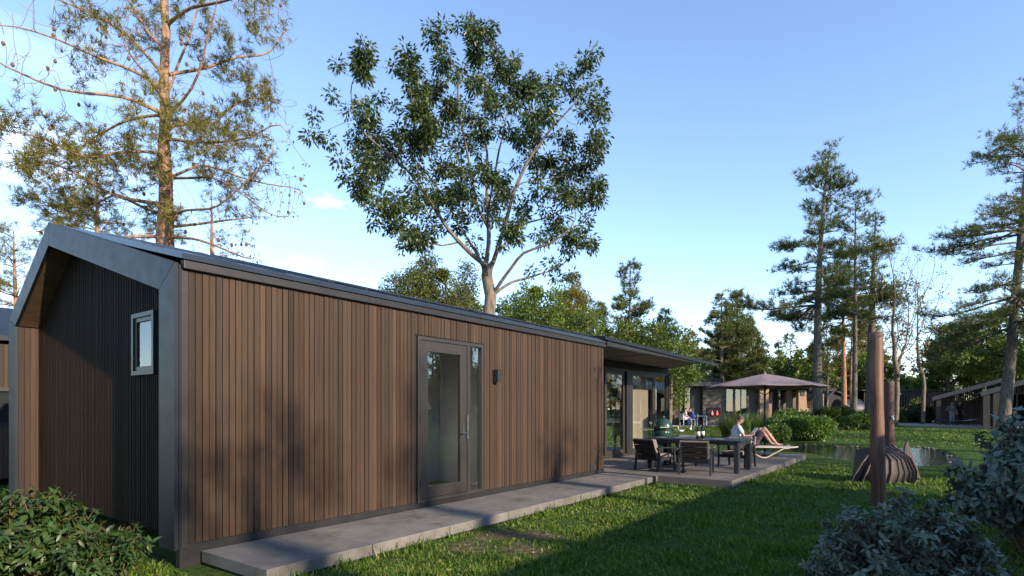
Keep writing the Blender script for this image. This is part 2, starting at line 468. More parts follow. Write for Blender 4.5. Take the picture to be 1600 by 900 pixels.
# front frame band (gable frame): outline outer and inner
outer = [(0, .19), (0, 3.06), (RV, RZ), (LV, 3.0), (LV, .19)]
inner = [(.342, .19), (.342, 2.826), (RV, 3.85), (5.30, 2.87), (5.30, .19)]
def yz(p, x): return (x, p[0], p[1])
mb = MB(); G = .006
def shrink(a, b, d):
    return a
for i in range(4):
    o1, o2, i2, i1 = outer[i], outer[i+1], inner[i+1], inner[i]
    # small joint between the folded panels
    def lerp(a, b, t): return (a[0]+(b[0]-a[0])*t, a[1]+(b[1]-a[1])*t)
    L = math.hypot(o2[0]-o1[0], o2[1]-o1[1]); g = .005/L
    gi0 = g if i > 0 else 0; gi1 = g if i < 3 else 0
    A, B, Cc, Dd = lerp(o1,o2,gi0), lerp(o1,o2,1-gi1), lerp(i1,i2,1-gi1), lerp(i1,i2,gi0)
    if i == 3: A, B, Cc, Dd = A, B, Cc, Dd
    mb.add([yz(A,0),yz(B,0),yz(Cc,0),yz(Dd,0),yz(A,.04),yz(B,.04),yz(Cc,.04),yz(Dd,.04)], [(0,1,2,3),(4,7,6,5),(0,4,5,1),(1,5,6,2),(2,6,7,3),(3,7,4,0)])
part(mb, 'gable_frame', M['metal'])
# lining behind the frame down to the recessed wall
REC = .30
mb = MB()
mb.prism([(.03,.2),(.342,.2),(.342,2.82),(.03,2.98)], 0, .042, REC)                    # right pier
part(mb, 'frame_return', M['metal_dark'])
mb = MB()
z = .2
b = .2
while b < .2: pass
# left reveal: upright boards facing the camera side
k = 0; x = .045
while x < REC+.02:
    mb.box(x, x+.066, 5.305, 5.33, .2, 2.86); x += .072
part(mb, 'reveal_cladding', M['clad'])
mb = MB(); mb.prism([(5.332,.2),(5.6,.2),(5.6,2.98),(5.332,3.0)], 0, .042, REC+.02); part(mb, 'frame_return', M['metal_dark'])
# sloped soffits of the recess (boards along v)
def slope_box(mb, x0, x1, a, b, th):
    n = (-(b[1]-a[1]), (b[0]-a[0])); L = math.hypot(*n); n = (n[0]/L*th, n[1]/L*th)
    poly = [a, b, (b[0]+n[0], b[1]+n[1]), (a[0]+n[0], a[1]+n[1])]
    mb.prism(poly, 0, x0, x1)
mb = MB()
for i in range(30):
    t0 = i/30; t1 = (i+.9)/30
    a = (5.30+(RV-5.30)*t1, 2.875+(3.855-2.875)*t1); b2 = (5.30+(RV-5.30)*t0, 2.875+(3.855-2.875)*t0)
    slope_box(mb, .042, REC+.01, a, b2, .02)
for i in range(40):
    t0 = i/40; t1 = (i+.9)/40
    a = (.342+(RV-.342)*t0, 2.832+(3.855-2.832)*t0); b2 = (.342+(RV-.342)*t1, 2.832+(3.855-2.832)*t1)
    slope_box(mb, .042, REC+.01, a, b2, .02)
part(mb, 'gable_soffit', M['soffit_wood'])
# recessed gable wall: narrow slats on a black membrane
def roofz_in(v): return 2.826+(v-.342)/(RV-.342)*(3.85-2.826) if v < RV else 3.85+(v-RV)/(5.30-RV)*(2.87-3.85)
mb = MB(); v = .10
rnd = random.Random(8)
while v < 5.31:
    w = .027; zt = roofz_in(min(max(v, .342), 5.3))+.04
    segs = [(.21, zt)]
    if 1.10 < v+w and v < 1.70: segs = [(.21, 2.0), (2.73, zt)]
    for a, b in segs: mb.box(REC-.012+rnd.uniform(-.002,.002), REC+.035, v, v+w, a, b)
    v += .05
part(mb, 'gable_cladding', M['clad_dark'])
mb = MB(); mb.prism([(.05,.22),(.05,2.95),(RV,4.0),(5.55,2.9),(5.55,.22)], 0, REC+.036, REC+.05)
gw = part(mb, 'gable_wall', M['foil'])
# opening: build the window as a shallow box with its own bright reveal in front of the membrane
win = part(MB().box(REC-.05, REC+.033, 1.10, 1.15, 2.0, 2.73).box(REC-.05, REC+.033, 1.65, 1.70, 2.0, 2.73).box(REC-.05, REC+.033, 1.15, 1.65, 2.0, 2.05).box(REC-.05, REC+.033, 1.15, 1.65, 2.68, 2.73), 'window', M['frame_dark'])
part(MB().box(REC-.03, REC+.01, 1.155, 1.20, 2.055, 2.675).box(REC-.03, REC+.01, 1.60, 1.645, 2.055, 2.675).box(REC-.03, REC+.01, 1.20, 1.60, 2.055, 2.10).box(REC-.03, REC+.01, 1.20, 1.60, 2.63, 2.675), 'window_frame', M['frame'], win)
part(MB().box(REC-.012, REC-.008, 1.20, 1.60, 2.10, 2.63), 'pane', M['glass_clear'], win)
part(MB().box(REC+.02, REC+.026, 1.20, 1.33, 2.10, 2.63), 'blind', M['curtain'], win)

# long wall, upright boards with black joints
rnd = random.Random(3)
mb = MB(); u = .135
DU0, DU1, DZ = 3.33, 4.85, 2.67
while u < 9.16:
    p = .0698; w = min(p-.009, 9.18-u)
    rec = rnd.choice((0, 0, .004, -.004))
    if u+w > DU0-.005 and u < DU1+.005: segs = [(DZ+.012, 2.985)] if (u >= DU0-.06 and u+w <= DU1+.06) else [(.24, 2.985)]
    else: segs = [(.24, 2.985)]
    if u < DU0 < u+w and segs[0][0] > 1: segs = [(DZ+.012, 2.985)]
    for a, b in segs: mb.box(u, u+w, rec, .026, a+rnd.uniform(0,.003), b)
    u += p
part(mb, 'cladding', M['clad'])
mb = MB(); mb.box(.065, .13, -.004, .03, .2, 3.0); part(mb, 'corner_post', M['gutter'])
mb = MB(); mb.box(.045, .062, -.001, .04, .19, 3.04); part(mb, 'corner_trim', M['metal'])
mb = MB()
mb.box(.05, DU0, .028, .06, .2, 2.99); mb.box(DU1, 9.16, .028, .06, .2, 2.99); mb.box(DU0, DU1, .028, .06, DZ+.002, 2.99)
part(mb, 'wall', M['foil'])
part(MB().box(.06, 9.2, .02, .1, -.1, .238), 'plinth', M['metal_dark'])
part(MB().box(9.165, 9.19, .0, 1.64, .17, 3.0), 'wall_end', M['clad'])
mb = MB(); mb.box(.07, 9.2, -.05, .03, 3.0, 3.09); part(mb, 'gutter', M['gutter'], bevel=.008)
mb = MB(); mb.box(.13, 9.17, -.008, .03, 2.985, 2.999); part(mb, 'wall_shadow_gap', M['foil'])
mb = MB(); 
# roof planes
mb = MB()
mb.prism([(-.07, 3.092), (RV, 4.10), (RV, 4.165), (-.07, 3.15)], 0, .041, UL)
mb.prism([(LV+.05, 2.93), (RV+.001, 4.10), (RV+.001, 4.165), (LV+.05, 3.0)], 0, .041, UL)
roof = part(mb, 'roof', M['roof'])
mb = MB(); u = .6
def roof_z(v): return 3.15+(v+.07)/(RV+.07)*(4.165-3.15)
while u < UL:
    for (a, b) in (((-.06, roof_z(-.06)+.001), (RV, 4.167)),):
        mb.add([(u,a[0],a[1]),(u+.012,a[0],a[1]),(u+.012,b[0],b[1]),(u,b[0],b[1]),(u,a[0],a[1]+.028),(u+.012,a[0],a[1]+.028),(u+.012,b[0],b[1]+.028),(u,b[0],b[1]+.028)],[(0,1,2,3),(4,7,6,5),(0,4,5,1),(1,5,6,2),(2,6,7,3),(3,7,4,0)])
    u += .58
part(mb, 'roof_seam', M['roof'], roof)
for (a, b) in ((2.0, 5.2), (5.35, 8.3), (8.45, 11.2), (11.4, 14.5)):
    mb = MB(); v0, v1 = .6, 3.3
    for k in range(3):
        va = v0+(v1-v0)*k/3+.01; vb = v0+(v1-v0)*(k+1)/3-.01
        za, zb = roof_z(va)+.012, roof_z(vb)+.012
        mb.add([(a,va,za),(b,va,za),(b,vb,zb),(a,vb,zb),(a,va,za+.035),(b,va,za+.035),(b,vb,zb+.035),(a,vb,zb+.035)],[(0,1,2,3),(4,7,6,5),(0,4,5,1),(1,5,6,2),(2,6,7,3),(3,7,4,0)])
    part(mb, 'solar_panel', M['metal_dark'], roof)
# canopy over the glazed part (slightly higher and proud)
mb = MB(); cp = [(9.0, -.1), (16.35, -.1), (17.75, 1.9), (9.0, 1.9)]
def poly_slab(mb, poly, z0, z1):
    n = len(poly); mb.add([(x,y,z0) for x,y in poly]+[(x,y,z1) for x,y in poly], [tuple(range(n))[::-1], tuple(range(n,2*n))]+[(i,(i+1)%n,(i+1)%n+n,i+n) for i in range(n)])
mb = MB(); poly_slab(mb, [(9.195,-.07),(15.55,-.07),(17.5,1.9),(9.195,1.9)], 3.03, 3.052); part(mb, 'soffit', M['ceil'])
for u in (11.7, 14.2): part(MB().box(u, u+.008, -.06, 1.6, 3.024, 3.029), 'soffit_joint', M['foil'])
mb = MB()
mb.add([(9.0,-.14,3.155),(15.75,-.14,3.055),(17.7,1.95,3.055),(9.0,1.95,3.36),(9.0,-.14,3.235),(15.75,-.14,3.15),(17.7,1.95,3.16),(9.0,1.95,3.42)],[(0,3,2,1),(4,5,6,7),(0,1,5,4),(1,2,6,5),(2,3,7,6),(3,0,4,7)])
part(mb, 'canopy_roof', M['metal'])
mb = MB(); mb.box(9.2, 15.5, -.09,-.075, 3.04, 3.15); part(mb, 'canopy_fascia', M['metal_dark'])
# far end walls, rear wall, so the house is closed
mb = MB(); mb.box(.35, 9.2, 5.5, 5.56, .1, 2.98); mb.box(.35,.40, 5.3,5.5,.1,2.9)
part(mb, 'rear_wall', M['clad'])
part(MB().box(9.2, 9.28, 1.64, 5.5, .12, 3.02), 'inner_wall', M['white'])
# entrance room behind the door
mb = MB()
mb.box(2.6, 5.6, 1.7, 1.74, .2, 2.9); mb.box(2.56, 2.6, .07, 2.34, .2, 2.9); mb.box(5.6, 5.64, .07, 2.34, .2, 2.9); mb.box(2.56, 5.64, .07, 2.34, 2.9, 2.94)
part(mb, 'inner_wall', M['white'])
part(MB().box(2.56, 5.64, .062, 2.3, .16, .2), 'inner_floor', M['floor_wood'])
# door assembly
def rect_frame(mb, u0, u1, z0, z1, w, v0, v1, wb=None):
    wb = wb or w
    mb.box(u0, u0+w, v0, v1, z0, z1); mb.box(u1-w, u1, v0, v1, z0, z1); mb.box(u0+w, u1-w, v0, v1, z0, z0+wb); mb.box(u0+w, u1-w, v0, v1, z1-w, z1)
mb = MB(); rect_frame(mb, DU0, DU1, .22, DZ, .055, -.012, .09); mb.box(4.435, 4.50, -.012, .09, .275, DZ-.055)
df = part(mb, 'door_frame', M['frame'], bevel=.003)
mb = MB(); rect_frame(mb, DU0+.06, 4.43, .28, DZ-.06, .155, .0, .06, .17)
door = part(mb, 'door', M['frame'], bevel=.004)
part(MB().box(DU0+.21, 4.28, .026, .032, .45, DZ-.21), 'pane', M['glass'], door)
mb = MB(); mb.box(4.33, 4.37, -.008, .0, 1.05, 1.35); mb.tube([(4.35,-.0,1.22),(4.35,-.06,1.22),(4.22,-.06,1.22)], .009, 8); mb.tube([(4.40,-.0,1.1),(4.40,-.05,1.1),(4.40,-.05,1.5),(4.40,0,1.5)], .009, 8)
part(mb, 'door_handle', M['chrome'], door, smooth=False)
for z in (.5, 1.45, 2.4): part(MB().tube([(DU0+.058,-.012,z-.05),(DU0+.058,-.012,z+.05)], .011, 8), 'hinge', M['metal_dark'], door)
part(MB().box(4.50, 4.795, .03, .036, .275, DZ-.055), 'side_light', M['glass'], df)
mb = MB()
for i in range(40):
    pass
def curtain(u0, u1, v, z0, z1, amp=.03, nf=8, vert=False, seed=0):
    rs = random.Random(seed); n = nf*10; vs = []; fs = []; ph = rs.uniform(0, 6)
    for i in range(n+1):
        s = i/n; u = u0+(u1-u0)*s; d = amp*math.sin(s*nf*2*math.pi+ph+.7*math.sin(s*9))+.3*amp*math.sin(s*nf*4.3*math.pi)
        for z in (z0, (z0+z1)/2, z1):
            vs.append((u, v+d, z))
    for i in range(n):
        for j in range(2): a = i*3+j; fs.append((a, a+3, a+4, a+1))
    return MB().add(vs, fs)
part(curtain(4.49, 4.70, .2, .24, 2.64, .03, 3), 'curtain', M['curtain_white'], smooth=True)
# wall lamp
la = part(MB().box(5.10, 5.19, -.115, -.002, 2.06, 2.27), 'wall_lamp', M['frame_dark'], bevel=.004)
part(MB().box(5.115, 5.175, -.10, -.02, 2.052, 2.058), 'lamp_glass', M['ceil'], la)
part(MB().box(8.55, 8.72, -.012, .0, .26, .40), 'wall_vent', M['foil'])

# glazed wall of the living room
GV = 1.63
mb = MB(); mb.box(9.19, 17.3, GV-.03, GV+.12, 2.83, 3.03); part(mb, 'beam', M['foil'])
mb = MB(); rect_frame(mb, 9.30, 17.27, .16, 2.83, .07, GV-.02, GV+.1)
for u in (11.9, 16.13): mb.box(u-.04, u+.04, GV-.02, GV+.1, .23, 2.76)
part(mb, 'glazing_frame', M['frame'])
def sash(u0, u1, v, w=.09, gm='glass'):
    mb = MB(); rect_frame(mb, u0, u1, .235, 2.755, w, v, v+.045, w*1.1)
    o = part(mb, 'sliding_door', M['frame'])
    part(MB().box(u0+w, u1-w, v+.02, v+.025, .33, 2.66), 'pane', M[gm], o); return o
sash(9.38, 11.85, GV); sash(12.45, 13.78, GV, .12, 'glass_clear'); sash(14.22, 16.08, GV-.015, .11)
part(MB().box(16.18, 17.2, GV+.03, GV+.035, .23, 2.76), 'pane', M['glass'])
part(MB().box(11.95, 12.43, GV+.03, GV+.035, .23, 2.76), 'pane', M['glass'])
part(curtain(14.35, 16.0, GV+.22, .2, 2.72, .045, 10), 'curtain', M['curtain'], smooth=True)
part(curtain(16.35, 16.75, GV+.22, .2, 2.72, .04, 3), 'curtain', M['curtain_white'], smooth=True)
part(MB().box(17.28, 17.36, GV-.05, GV+.5, .14, 2.83), 'end_post', M['clad'])
mb = MB(); 
part(MB().box(9.28, 17.3, GV+.1, 5.5, .1, .16), 'inner_floor', M['dark_floor'])
part(MB().box(9.28, 17.3, GV+.12, 5.5, 2.96, 3.0), 'inner_ceiling', M['white'])
# rear of the living room: glazed with slender mullions
mb = MB(); rect_frame(mb, 9.3, 17.3, .1, 2.9, .08, 5.4, 5.5)
for u in (12.0, 14.6, 16.0): mb.box(u-.04, u+.04, 5.4, 5.5, .18, 2.82)
part(mb, 'rear_glazing_frame', M['frame_dark'])
part(MB().box(17.3, 17.36, GV+.5, 2.6, .12, 2.9).box(17.3, 17.36, 4.6, 5.5, .12, 2.9), 'end_wall', M['clad'])
part(MB().box(13.80, 14.20, GV-.06, GV+.12, .235, 2.755), 'door_post', M['metal_dark'])
# ------------------------------------------------------------------ vegetation tools
rng = np.random.RandomState(11)
def unit(v):
    return v/(np.linalg.norm(v, axis=-1, keepdims=True)+1e-9)
class Cards:
    """collects many small leaf or needle faces, then links them as one mesh"""
    def __init__(s): s.V = []; s.T = []; s.n = 0
    def leaves(s, P, D, L, Wd, fold=.25, droop=.0):
        """diamond leaves: P base (N,3), D direction, L length, Wd width"""
        N = len(P)
        if not N: return
        D = unit(D + np.array([0,0,-1.])*droop); S = unit(np.cross(D, unit(rng.normal(size=(N,3)))))
        Nn = np.cross(S, D); L = np.broadcast_to(L, (N,))[:,None]; Wd = np.broadcast_to(Wd, (N,))[:,None]
        a = P; b = P+D*L*.45+S*Wd*.5+Nn*Wd*fold; c = P+D*L; d = P+D*L*.45-S*Wd*.5+Nn*Wd*fold
        V = np.stack([a,b,c,d],1).reshape(-1,3); i = np.arange(N)*4+s.n
        s.V.append(V); s.T.append(np.concatenate([np.stack([i,i+1,i+2],1), np.stack([i,i+2,i+3],1)])); s.n += 4*N
    def rich(s, P, D, Up, L, Wd, curl=.25):
        """folded, curved leaves of 8 vertices for plants near the camera"""
        N = len(P)
        D = unit(D); S = unit(np.cross(D, Up)); Nn = unit(np.cross(S, D))
        L = np.broadcast_to(L, (N,))[:,None]; Wd = np.broadcast_to(Wd, (N,))[:,None]
        cur = np.broadcast_to(curl, (N,))[:,None]
        def sp(t): return P+D*L*t-Nn*L*cur*t*t
        s0, s1, s2, s3 = sp(0), sp(.32), sp(.7), sp(1.)
        w1, w2 = .5, .36
        l1 = s1+S*Wd*w1+Nn*Wd*.14; r1 = s1-S*Wd*w1+Nn*Wd*.14; l2 = s2+S*Wd*w2+Nn*Wd*.08; r2 = s2-S*Wd*w2+Nn*Wd*.08
        V = np.stack([s0,s1,s2,s3,l1,l2,r1,r2],1).reshape(-1,3); i = np.arange(N)*8+s.n
        tr = [(0,4,1),(1,4,5),(1,5,2),(2,5,3),(0,1,6),(1,7,6),(1,2,7),(2,3,7)]
        s.V.append(V); s.T.append(np.concatenate([np.stack([i+a,i+b,i+c],1) for a,b,c in tr])); s.n += 8*N
    def needles(s, P, D, L, Wd, per=8, spread=.7):
        """tufts: per needles fanned about the axis D"""
        N = len(P)*per
        if not N: return
        P = np.repeat(P, per, 0); D = np.repeat(unit(D), per, 0)
        d = unit(D+rng.normal(size=(N,3))*spread)
        S = unit(np.cross(d, unit(rng.normal(size=(N,3))))); ll = (L*rng.uniform(.7, 1.2, N))[:,None]
        P = P + rng.normal(size=(N,3))*L*.12
        V = np.stack([P-S*Wd*.5, P+S*Wd*.5, P+d*ll],1).reshape(-1,3); i = np.arange(N)*3+s.n
        s.V.append(V); s.T.append(np.stack([i,i+1,i+2],1)); s.n += 3*N
    def build(s, name, m, parent=None, smooth=False):
        if not s.V: return None
        return np_mesh(name, np.concatenate(s.V), np.concatenate(s.T), m, parent, smooth)

def colonize(A, nodes, parents, step=.4, di=3.5, dk=.8, iters=90, bias=(0,0,.05)):
    P = [np.array(p, float) for p in nodes]; par = list(parents); A = np.array(A, float)
    bias = np.array(bias); Pn = np.array(P)
    d = np.linalg.norm(A[:,None]-Pn[None], axis=2); near = d.argmin(1); nd = d.min(1)
    alive = np.ones(len(A), bool)
    for it in range(iters):
        act = alive & (nd < di)
        if not act.any(): break
        idx = near[act]; dirs = unit(A[act]-np.array(P)[idx])
        acc = {}
        for i, v in zip(idx, dirs): acc[i] = acc.get(i, 0)+v
        new = []
        for i, v in acc.items():
            v = v/np.linalg.norm(v+1e-9)+bias+rng.normal(size=3)*.12; v /= np.linalg.norm(v)
            P.append(P[i]+v*step); par.append(i); new.append(len(P)-1)
        Q = np.array([P[k] for k in new])
        dd = np.linalg.norm(A[:,None]-Q[None], axis=2); m = dd.min(1); am = dd.argmin(1)
        up = m < nd-1e-9; near = np.where(up, np.array(new)[am], near); nd = np.minimum(nd, m)
        alive &= nd > dk
        if len(P) > 7000: break
    return np.array(P), np.array(par)

def skeleton_mesh(P, par, r_tip, r_root, expo=2.4, sides=(10, 6, 4, 3), fixed=None):
    n = len(P); ch = [[] for _ in range(n)]
    for i in range(n):
        if par[i] >= 0: ch[par[i]].append(i)
    order = []; st = [i for i in range(n) if par[i] < 0]
    while st: i = st.pop(); order.append(i); st += ch[i]
    r = np.zeros(n)
    for i in reversed(order):
        r[i] = r_tip if not ch[i] else sum(r[c]**expo for c in ch[i])**(1/expo)
    root = order[0]; k = r_root/r[root]
    # scale so the root fits while the tips stay thin
    lr = (np.log(r/r_tip)/max(np.log(r[root]/r_tip), 1e-6))**1.5; r = r_tip*np.exp(lr*np.log(r_root/r_tip))
    if fixed is not None:
        for i, v in fixed.items(): r[i] = max(v, r[i]) if v > 0 else r[i]
    mb = MB(); st = [(i, None) for i in range(n) if par[i] < 0]
    while st:
        i, frm = st.pop(); chain = [frm, i] if frm is not None else [i]
        cur = i
        while ch[cur]:
            nx = max(ch[cur], key=lambda c: r[c])
            for c in ch[cur]:
                if c != nx: st.append((c, cur))
            chain.append(nx); cur = nx
        pts = [P[c] for c in chain]; rr = [r[c] for c in chain]
        if frm is not None: rr[0] = min(r[frm], rr[1]*1.25)
        if len(pts) < 2: continue
        pts2 = [pts[0]]+[(pts[k-1]+2*pts[k]+pts[k+1])/4 for k in range(1, len(pts)-1)]+[pts[-1]]
        m = rr[1]
        ns = sides[0] if m > .1 else sides[1] if m > .04 else sides[2] if m > .015 else sides[3]
        mb.tube(pts2, rr, ns, caps=False)
    tips = np.array([i for i in range(n) if not ch[i]])
    return mb, r, ch, tips

def lobe_points(lobes, n, jitter=1.0, shell=.45):
    """lobes: (center, (rx,ry,rz), weight)"""
    w = np.array([l[2] if len(l) > 2 else l[1][0]*l[1][1]*l[1][2] for l in lobes], float); w /= w.sum()
    out = []
    for (l, ww) in zip(lobes, w):
        k = max(3, int(n*ww)); v = unit(rng.normal(size=(k,3))); rad = rng.uniform(shell**3, 1, k)**(1/3)
        out.append(np.array(l[0])+v*rad[:,None]*np.array(l[1]))
    return np.concatenate(out)

def broadleaf(name, base, lobes, mats, n_attr=900, trunk=None, r_root=.25, r_tip=.008, step=.35, dk=.6, di=4, leaf=(.16,.07), per=14, spread=.35, droop=.5, label=None, group=None, thin=1.0, parent_loc=None, ball=True):
    base = np.array(base, float)
    trunk = trunk or [base, base+np.array([0,0,1.5])]
    nodes = [np.array(trunk[0], float)]; par = [-1]
    for a, b in zip(trunk[:-1], trunk[1:]):
        a = np.array(a, float); b = np.array(b, float); k = max(1, int(np.linalg.norm(b-a)/step))
        for j in range(1, k+1): nodes.append(a+(b-a)*j/k+rng.normal(size=3)*.02); par.append(len(nodes)-2)
    A = lobe_points(lobes, n_attr)
    P, pr = colonize(A, nodes, par, step, di, dk, bias=(0,0,.08))
    root = empty(name, tuple(base), 0, label, 'tree', group)
    mb, r, ch, tips = skeleton_mesh(P-base, pr, r_tip, r_root)
    mb.build('trunk', mats[0], root, smooth=True)
    # leaves on the outermost twigs
    depth = np.full(len(P), 99); 
    for i in reversed(range(len(P))):
        depth[i] = 0 if not ch[i] else 1+min(depth[c] for c in ch[i])
    fol = np.where((depth <= 2) & (r < r_tip*3.2))[0]
    if thin < 1: fol = fol[rng.uniform(size=len(fol)) < thin]
    cards = Cards(); Pl = np.repeat(P[fol]-base, per, 0)
    dirs = np.repeat(unit(P[fol]-P[pr[fol]]), per, 0)
    off = unit(rng.normal(size=Pl.shape))*(rng.uniform(0, 1, (len(Pl),1))**.5)*spread
    D = unit(dirs*.5+unit(off)+rng.normal(size=Pl.shape)*.4)
    cards.leaves(Pl+off, D, leaf[0]*rng.uniform(.65,1.2,len(Pl)), leaf[1]*rng.uniform(.7,1.2,len(Pl)), .15, droop)
    cards.build('crown', mats[1], root)
    return root, P-base, fol

def conifer(name, base, H, prof, mats, r0=.22, top_r=.02, lean=(0,0), z0=.3, whorls=24, per_whorl=5, elev=(.1,.55), tuft_L=.18, tuft_W=.02, tuft_per=8, tuft_step=.25, gap=0.0, dead=0, label=None, group=None, az_bias=None, droop=.25, seed=1, bend=None, cat='tree', dens=2):
    """prof(t): branch length at relative crown height t (0 crown foot .. 1 top)"""
    rs = np.random.RandomState(seed)
    root = empty(name, tuple(base), 0, label, cat, group)
    zs = np.linspace(0, H, 26)
    ph = rs.uniform(0, 6)
    def tr(z):
        t = z/H; b = bend(t) if bend else (0, 0)
        return np.array([lean[0]*t+b[0]+.06*math.sin(5*t+ph), lean[1]*t+b[1]+.06*math.sin(4*t+ph*2), z])
    def rad(z): return top_r+(r0-top_r)*(1-z/H)**.9+ .25*r0*math.exp(-z/.35)
    mb = MB(); mb.tube([tr(z) for z in zs], [rad(z) for z in zs], 12, caps=False)
    br = MB(); TP = []; TD = []
    for w in range(whorls):
        t = (w+rs.uniform(-.3,.3))/whorls; t = min(max(t, 0), .985); z = H*(z0+(1-z0)*t)
        for k in range(per_whorl):
            az = rs.uniform(0, 2*math.pi); L = prof(t)*rs.uniform(.55, 1.12)
            if az_bias: L *= az_bias(az, t)
            if L < .15 or rs.uniform() < gap: continue
            e = elev[0]+(elev[1]-elev[0])*t+rs.uniform(-.15,.15)
            p = tr(z); d = np.array([math.cos(az)*math.cos(e), math.sin(az)*math.cos(e), math.sin(e)])
            n = max(4, int(L/.35)); pts = [p.copy()]; dd = d.copy()
            for j in range(n):
                s = j/n
                dd = unit(dd+np.array([0,0,(-droop*(1-s)+droop*1.4*s)*.35])+rs.normal(size=3)*.09); p = p+dd*L/n; pts.append(p.copy())
            rb = max(.008, min(rad(z)*.42, .012+L*.013))
            br.tube(pts, [rb*(1-.85*j/n) for j in range(n+1)], 5 if rb > .02 else 4, caps=False)
            # side twigs
            m = int(L/tuft_step*1.15)
            for j in range(m):
                s = rs.uniform(.28, 1.0)**.8; x = s*n; i0 = min(int(x), n-1); q = pts[i0]+(pts[i0+1]-pts[i0])*(x-i0)
                axis = unit(pts[min(i0+1,n)]-pts[i0]); side = unit(np.cross(axis, [0,0,1]))*(1 if j % 2 else -1)
                l2 = L*.34*(1.15-s)*rs.uniform(.5,1.3)+.12
                dir2 = unit(axis*.8+side*.9+np.array([0,0,.28])+rs.normal(size=3)*.2)
                e2 = q+dir2*l2
                if l2 > .3: br.tube([q, (q+e2)/2-np.array([0,0,.02]), e2], [rb*.3, rb*.22, rb*.12], 3, caps=False)
                kk = max(1, int(l2/tuft_step*1.7))
                for a in range(kk):
                    f = (a+1)/kk; TP.append(q+(e2-q)*f+rs.normal(size=3)*.05); TD.append(unit(dir2+np.array([0,0,.5])))
            TP.append(pts[-1]); TD.append(dd)
    for k in range(dead):                                # bare dead branches under the crown
        z = H*rs.uniform(z0*.45, z0*1.15); az = rs.uniform(0, 6.28); L = rs.uniform(.5, 1.8); e = rs.uniform(-.3,.3); p = tr(z); pts = [p]
        for j in range(5):
            p = p+np.array([math.cos(az), math.sin(az), math.sin(e)+rs.uniform(-.3,.2)])*L/5+rs.normal(size=3)*.06; pts.append(p)
        br.tube(pts, [.018*(1-.16*j) for j in range(6)], 4, caps=False)
    mb.build('trunk', mats[0], root, smooth=True)
    br.build('branches', mats[2] if len(mats) > 2 else mats[0], root, smooth=True)
    c = Cards(); TP = np.array(TP); TD = np.array(TD)
    TP = np.repeat(TP, dens, 0)+rng.normal(size=(len(TP)*dens, 3))*tuft_L*.35; TD = np.repeat(TD, dens, 0)
    c.needles(TP, TD, tuft_L, tuft_W, tuft_per, .75); c.build('crown', mats[1], root)
    return root

M['bark_pine'] = bark('pine_bark', (.05,.03,.021), (.21,.115,.07), (7,7,3.0), 1.0, (.32,.20,.13))
M['bark_red'] = bark('red_bark', (.14,.07,.04), (.36,.19,.11), (8,8,2.4), .6)
M['bark_grey'] = bark('grey_bark', (.04,.032,.026), (.115,.09,.07), (7,7,2.0), .8, (.18,.15,.12))
M['bark_dark'] = bark('dark_bark', (.035,.03,.026), (.13,.11,.095), (8,8,2.2), .8)
M['needle_olive'] = leafmat('olive_needles', [(.10,.105,.018),(.145,.14,.026),(.20,.16,.035),(.07,.085,.018)], .5, .25, .5, .7, (.5,.45,.1))
M['needle_green'] = leafmat('green_needles', [(.05,.07,.02),(.08,.10,.025),(.115,.125,.032),(.04,.06,.02)], .5, .2, .5, .6)
M['needle_dark'] = leafmat('dark_needles', [(.03,.05,.026),(.048,.075,.03),(.07,.095,.032)], .5, .2, .5, .6)
M['leaf_dark'] = leafmat('dark_leaves', [(.028,.050,.017),(.042,.068,.020),(.06,.085,.024),(.035,.06,.018),(.09,.10,.03)], .38, .22, .45, .65)
M['leaf_mid'] = leafmat('mid_leaves', [(.055,.085,.018),(.085,.12,.026),(.12,.15,.034)], .45, .3, .4, .6)
M['leaf_bright'] = leafmat('bright_leaves', [(.065,.105,.018),(.10,.145,.026),(.145,.185,.04)], .45, .35, .4, .6)
M['leaf_autumn'] = leafmat('yellow_leaves', [(.12,.13,.02),(.22,.20,.03),(.30,.18,.03),(.10,.12,.02),(.22,.08,.03)], .5, .35, 2, .8)
M['cone'] = plain('brown_cone', (.13,.055,.035), .7, 0, .3, 20)

